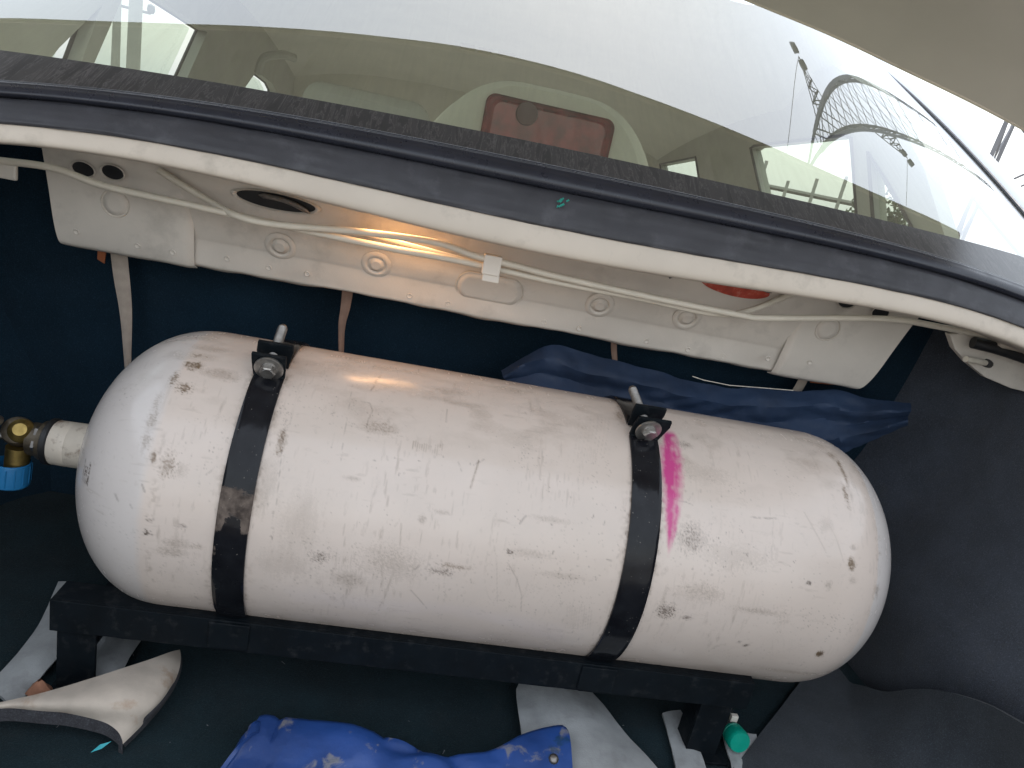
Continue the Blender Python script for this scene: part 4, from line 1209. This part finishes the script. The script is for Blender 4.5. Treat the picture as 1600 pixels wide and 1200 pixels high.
# ------------------------------------------------------------------ things lying on the boot floor
# blue vinyl pouch, front right corner with a rivet
top_px = [(398,1148),(402,1126),(415,1119),(470,1124),(540,1131),(610,1153),(680,1176),(730,1180),(775,1172),(812,1152),(845,1140),(878,1136),(888,1146)]
bot_px = [(340,1215),(360,1200),(400,1205),(470,1215),(540,1225),(610,1240),(680,1255),(730,1258),(775,1255),(812,1248),(845,1244),(880,1240),(897,1236)]
n = 70
topc = resample(catmull([atZ(px, py, .452) for px, py in top_px], 5), n)
botc = resample(catmull([atZ(px, py, .44) for px, py in bot_px], 5), n)
rows = []
for i in range(30):
    t = -.12 + 1.12*i/29
    r = []
    for j in range(n):
        if t < 0: p = topc[j] + Vector((0, .012*(-t/.12)**.5, -.03*(-t/.12)))
        else: p = topc[j].lerp(botc[j], t)
        u = j/(n-1)
        p = Vector(p)
        p.z += .006*math.sin(math.pi*min(1, max(0, t*1.2)))*.6 + .004*nz(p, 7, 4) + .003*abs(nz(p, 26, 6)) - .005*max(0, .10-abs(nz(p, 12, 11)))/.10 - .012*max(0, u-.45)*2*(1-u)
        r.append(p)
    rows.append(r)
mb = MB(); mb.slab(rows, -.004)
pouch = tag(mb.build('vinyl_pouch', m_vinyl, sharp=60), 'stained bright blue vinyl pouch on the boot floor', 'pouch')
c = atZ(865, 1186, .462)
mb = MB(); mb.lathe([(0,.0056),(.0016,.0052),(.0032,.0036),(.004,.0012)], c, Vector((0,-.45,.9)), 20)
mb.build('rivet', m_steel, pouch)

# pale strips: felt pieces, and sheets standing in for bare white floor at left
def strip(name, left, right, z, label, lift=0.0, mat=m_pale_strip, nrow=16):
    a = resample(catmull([atZ(px, py, z) for px, py in left], 5), nrow)
    b = resample(catmull([atZ(px, py, z) for px, py in right], 5), nrow)
    rows = []
    for i in range(nrow):
        r = []
        for k in range(12):
            p = a[i].lerp(b[i], k/11); u = k/11
            p.z += lift*math.sin(math.pi*u) + .003*nz(p, 18, 7) + .0015*nz(p, 60, 2)
            r.append(p)
        rows.append(r)
    mb = MB(); mb.slab(rows, -.0035 if False else .0035)
    return tag(mb.build(name, mat), label, 'felt')
strip('pale_strip', [(820,1062),(808,1078),(810,1110),(815,1150),(822,1200),(840,1260)], [(895,1062),(918,1078),(945,1110),(978,1150),(1020,1200),(1070,1260)], FLOOR+.012, 'rounded pale grey felt tongue running under the black frame', .012)
strip('pale_strip', [(92,912),(82,935),(58,985),(20,1035),(-20,1075)], [(176,925),(130,975),(100,1020),(50,1075),(20,1110)], FLOOR+.010, 'pale sheet standing in for bare white floor left of the frame leg, running to the picture edge', .004)
strip('pale_strip', [(150,985),(142,1020),(138,1060),(150,1075)], [(232,985),(212,1012),(190,1050),(180,1075)], FLOOR+.010, 'short pale sheet standing in for bare white floor between the frame leg and the curled mat', .004)
strip('pale_strip', [(1034,1118),(1044,1150),(1055,1200),(1060,1240)], [(1062,1112),(1082,1150),(1100,1200),(1115,1240)], FLOOR+.006, 'narrow pale felt sliver left of the right frame leg', .002)
strip('pale_strip', [(1128,1150),(1132,1165),(1140,1190),(1146,1215)], [(1180,1150),(1182,1165),(1168,1186),(1156,1215)], FLOOR+.006, 'small pale felt patch below the green capped bottle', .002)

# curled floor-mat corner, backing side up
A = [(-60,1108),(0,1098),(60,1084),(110,1070),(165,1052),(215,1036),(262,1020),(281,1016)]
C = [(-60,1116),(0,1103),(66,1098),(118,1096),(170,1094),(215,1094),(250,1092),(267,1076)]
B = [(-60,1122),(0,1108),(70,1111),(120,1117),(160,1127),(182,1141),(190,1154),(192,1163)]
za = [.438,.446,.454,.460,.464,.464,.458,.448]; zc = [.438,.446,.455,.461,.464,.462,.454,.444]; zb = [.436,.442,.444,.444,.442,.437,.430,.424]
rs = lambda P, Z: resample(catmull([atZ(px, py, z) for (px, py), z in zip(P, Z)], 6), 44)
a, c, b = rs(A, za), rs(C, zc), rs(B, zb)
rows = []
for i in range(44):
    r = []
    for k in range(17):
        u = k/16
        p = a[i]*(2*(u-.5)*(u-1)) + c[i]*(4*u*(1-u)) + b[i]*(2*u*(u-.5))
        p.z += .0015*nz(p, 25, 3)
        r.append(p)
    rows.append(r)
mb = MB(); mb.grid(rows)
under = [[p + Vector((.001, .003, -.007)) for p in r] for r in rows]
mb.grid(under, 1)
mb.grid([rows[-1], under[-1]], 1); mb.grid([[r[0] for r in rows], [r[0] for r in under]], 1)
o = mb.build('curled_mat', [m_backing, m_pile], sharp=50)
hem = [[r[-1] + Vector((.0006*s_, -.0012*s_, -.0032*s_)) for s_ in (0, .3, 1, 2, 3, 3.6)] for r in rows]
mb = MB(); mb.slab(hem, .005); mb.build('pile_edge', m_pile, o)
tag(o, 'curled corner of floor mat showing its stained beige backing', 'floor mat')

# bottle lying behind the right leg, green cap towards the camera
bc = atZ(1153, 1156, .441); ax = Vector((-.10, -.80, -.10)).normalized(); ax = Vector((.02,-.93,.20)).normalized()
bot = empty('bottle', bc, 'clear bottle with green screw cap lying behind the right frame leg', 'bottle')
t = NT('clear_plastic'); t.base((.75,.78,.78)); t.rough(.08); t.b.inputs['Transmission Weight'].default_value = .9; t.b.inputs['IOR'].default_value = 1.3
mb = MB(); mb.lathe([(-.20,.004),(-.198,.020),(-.18,.023),(-.07,.0235),(-.05,.019),(-.03,.0125),(-.004,.0115)], bc, ax, 28); mb.build('bottle_body', t.m, bot)
mb = MB(); mb.lathe([(-.016,.0128),(-.0125,.0132),(-.012,.0122),(-.011,.0132),(.004,.0136),(.0062,.0126),(.0066,0)], bc, ax, 40, caps=False)
for k in range(40):
    w = 2*math.pi*k/40; s1 = ax.cross(Vector((0,0,1))).normalized(); s2 = ax.cross(s1)
    d = s1*math.cos(w)+s2*math.sin(w)
    mb.tube([bc+d*.0131-ax*.009, bc+d*.0135+ax*.003], .0006, 4)
mb.build('green_cap', m_greencap, bot)
mb = MB(); q = atZ(1147, 1122, .452); mb.box((-.005,-.003,-.004),(.004,.003,.005),0,Matrix.Translation(q))  # small white block standing in for a highlight on the bottle
mb.build('white_highlight_block', m_clip, bot, smooth=False, bevel=.001)
# scrap of cyan foil
q = atZ(156, 1172, FLOOR+.008); mb = MB()
mb.add([q+Vector(v) for v in ((-.007,-.004,0),(.002,-.001,.003),(.008,.006,.006),(-.001,.005,.002),(.0,.0,.007))], [(0,1,3),(1,2,3),(0,1,4),(1,2,4),(2,3,4),(3,0,4)])
tag(mb.build('foil_scrap', m_scrap, smooth=False), 'tiny cyan foil scrap on the dark floor near the curled mat', 'scrap')
# lint and threads caught in the carpet
mb = MB()
for k in range(45):
    x, y = random.uniform(-.35,.72), random.uniform(.5,.80); z = FLOOR+.006*1+.005*nz((x,y,0),6)
    a0 = random.uniform(0,6.28); L_ = random.uniform(.0008,.006)
    mb.tube([(x,y,z+.001),(x+math.cos(a0)*L_, y+math.sin(a0)*L_, z+.0015)], random.uniform(.0002,.0004), 4)
tag(mb.build('lint', m_galv), 'pale lint specks caught in the dark floor carpet', 'lint', kind='stuff')

# ------------------------------------------------------------------ boot lamp (lit), tucked under the gutter
lp = Vector((-.055, .893, .956))
lamp = empty('boot_lamp', lp, 'small lit boot lamp tucked under the window gutter', 'lamp')
mb = MB(); mb.box((-.028,.004,.000),(.028,.014,.016),0,Matrix.Translation(lp)); mb.build('lamp_housing', m_clip, lamp, smooth=False, bevel=.002)
t = NT('bulb_glow'); t.b.inputs['Emission Color'].default_value = (1,.55,.18,1); t.b.inputs['Emission Strength'].default_value = 12; t.base((.9,.7,.4))
mb = MB(); mb.tube([lp+Vector((-.016,-.003,.006)), lp+Vector((.016,-.003,.006))], .0035, 10); mb.build('bulb', t.m, lamp)
ld = D.lights.new('boot_lamp_light', 'AREA'); ld.shape = 'RECTANGLE'; ld.size = .09; ld.size_y = .022; ld.energy = .075; ld.color = (1,.52,.22)
lo = D.objects.new('boot_lamp_light', ld); COL.objects.link(lo); lo.location = lp+Vector((.01,-.006,-.003))
lo.rotation_euler = Vector((.2,-.55,-1)).to_track_quat('-Z', 'Y').to_euler()

# ------------------------------------------------------------------ outside: pylon, lines, pole, building, tree
paz, pd = math.radians(40.3), 30.0
pb = Vector((math.sin(paz)*pd, math.cos(paz)*pd, 0))
pyl = empty('transmission_tower', pb, 'grey lattice power pylon beyond the car, mirrored in the rear window', 'pylon')
fwd = Vector((math.sin(paz), math.cos(paz), 0)); rgt = Vector((math.cos(paz), -math.sin(paz), 0))
def body_w(z): return 2.0-.045*z if z < 17.6 else 1.2*(32-z)/14.4+.04
def corner(z, i, j): w = body_w(z); return pb + rgt*i*w + fwd*j*w + Vector((0,0,z))
lv = [0,3,6,9,12,14.5,17,19.5,22,24,26,28,29.6]
for i in (-1,1):
    for j in (-1,1):
        mb = MB(); mb.tube([corner(z,i,j) for z in lv], .075, 5); mb.build('leg', m_galv, pyl)
mb = MB()
for za_, zb_ in zip(lv, lv[1:]):
    for (i0,j0),(i1,j1) in (((-1,-1),(1,-1)),((1,-1),(1,1)),((1,1),(-1,1)),((-1,1),(-1,-1))):
        mb.tube([corner(za_,i0,j0), corner(zb_,i1,j1)], .032, 4); mb.tube([corner(za_,i1,j1), corner(zb_,i0,j0)], .032, 4)
        mb.tube([corner(zb_,i0,j0), corner(zb_,i1,j1)], .032, 4)
mb.build('bracing', m_galv, pyl)
mb = MB(); top_ = pb+Vector((0,0,32.0))
for i in (-1,1):
    for j in (-1,1): mb.tube([corner(29.6,i,j), top_], .06, 4)
mb.build('peak', m_galv, pyl)
tips = []
for sgn, z, L_ in ((-1,27.0,1.7),(1,20.2,2.1)):
    tip = pb + rgt*sgn*L_ + Vector((0,0,z)); mb = MB(); tips.append(tip)
    w = body_w(z)
    roots = [corner(z,sgn,-1), corner(z,sgn,1), corner(z+1.5,sgn,-1), corner(z+1.5,sgn,1)]
    for q in roots: mb.tube([q, tip], .05, 4)
    for k in (.25,.5,.75):
        a4 = [q.lerp(tip, k) for q in roots]
        for u, v in ((0,1),(0,2),(1,3),(2,3)): mb.tube([a4[u], a4[v]], .028, 4)
        b4 = [q.lerp(tip, k-.25) for q in roots]
        mb.tube([b4[0], a4[2]], .028, 4); mb.tube([b4[1], a4[3]], .028, 4)
    mb.build('crossarm', m_galv, pyl)
    for s in (-.35,.35):
        mb = MB(); c0 = tip+rgt*s*.6
        mb.lathe([(0,.04)]+[(h*.07, .15 if h % 2 else .09) for h in range(1,15)]+[(1.05,.04)], c0-fwd*.5, Vector(fwd), 8)
        mb.build('insulator', m_galv, pyl)
for k, tip in enumerate(tips):
    mb = MB(); e1 = tip - fwd*60 + rgt*8 + Vector((0,0,4)); e2 = tip + fwd*60 + rgt*30
    pts = []
    for u in np.linspace(0, 1, 30): p = tip.lerp(e1, u); pts.append(p - Vector((0,0,12*u*(1-u))))
    mb.tube(pts, .011, 4)
    o = mb.build('power_line', m_galv)
    tag(o, ['upper left', 'lower right'][k]+' overhead power line running from the pylon over the car', 'power line', 'overhead power lines')
# poles seen through the left door window
def pole(px, py, dist, h, r, name, label, arms):
    d = ray(px, py); d = d/math.hypot(d.x, d.y); b0 = Vector((d.x*dist, d.y*dist, 0))
    root = empty(name, b0, label, 'pole')
    mb = MB(); mb.tube([b0, b0+Vector((0,0,h))], [r, r*.7], 10); mb.build('mast', m_concrete, root)
    s = Vector((d.y, -d.x, 0))
    for z, L_ in arms:
        mb = MB(); mb.tube([b0+Vector((0,0,z))-s*L_, b0+Vector((0,0,z))+s*L_], .05, 6)
        for q in (-L_, L_): mb.lathe([(0,.09),(.1,.14),(.25,.12),(.3,.03)], b0+Vector((0,0,z))+s*q, (0,0,1), 8)
        mb.build('crossarm', m_galv, root)
    return root
pole(210, 60, 14, 9, .11, 'utility_pole', 'tall slim utility pole seen through the left door window', [])
pole(181, 80, 30, 4.2, .16, 'lamp_post', 'short lamp post with crossarms left of the tall pole', [(3.9,.7),(3.3,1.0)])
# unfinished building through the right door window
d = ray(1230, 285); d = d/math.hypot(d.x, d.y); b0 = Vector((d.x*90, d.y*90, 0)); s = Vector((d.y,-d.x,0)); f_ = Vector((d.x,d.y,0))
bld = empty('unfinished_building', b0, 'hazy unfinished concrete frame seen through the right door window', 'building')
Mx = Matrix((s, f_, Vector((0,0,1)))).transposed().to_4x4(); Mx.translation = b0
for z in (2.2, 4.2):
    mb = MB(); mb.box((-9,-4,z),(9,4,z+.25),0,Mx); mb.build('floor_slab', m_concrete, bld, smooth=False)
for k in range(7):
    mb = MB(); x = -8.5+k*2.8; mb.box((x,-3.9,0),(x+.35,-3.5,5.2+.8*(k % 3)),0,Mx); mb.build('column', m_concrete, bld, smooth=False)
# tree through the right quarter glass
d = ray(1392, 320); d = d/math.hypot(d.x, d.y); b0 = Vector((d.x*22, d.y*22, 0))
tr = empty('tree', b0, 'small green tree seen through the right quarter glass', 'tree')
mb = MB(); mb.tube([b0, b0+Vector((.1,.0,.8)), b0+Vector((0,.1,1.7))], [.12,.09,.04], 8); mb.build('trunk', m_bark, tr)
mb = MB()
for k in range(1500):
    v = Vector((random.gauss(0,.42), random.gauss(0,.42), random.gauss(0,.38)))
    if nz(v, 2.2, 3) < -.10: continue
    p = b0+Vector((0,0,1.55))+v; a1 = Vector((random.uniform(-1,1),random.uniform(-1,1),random.uniform(-1,1))).normalized()*.09; a2 = a1.cross(Vector((random.random(),random.random(),1))).normalized()*.04
    mb.add([p-a1, p+a2, p+a1, p-a2], [(0,1,2,3)])
mb.build('crown', m_leaf, tr, smooth=False)
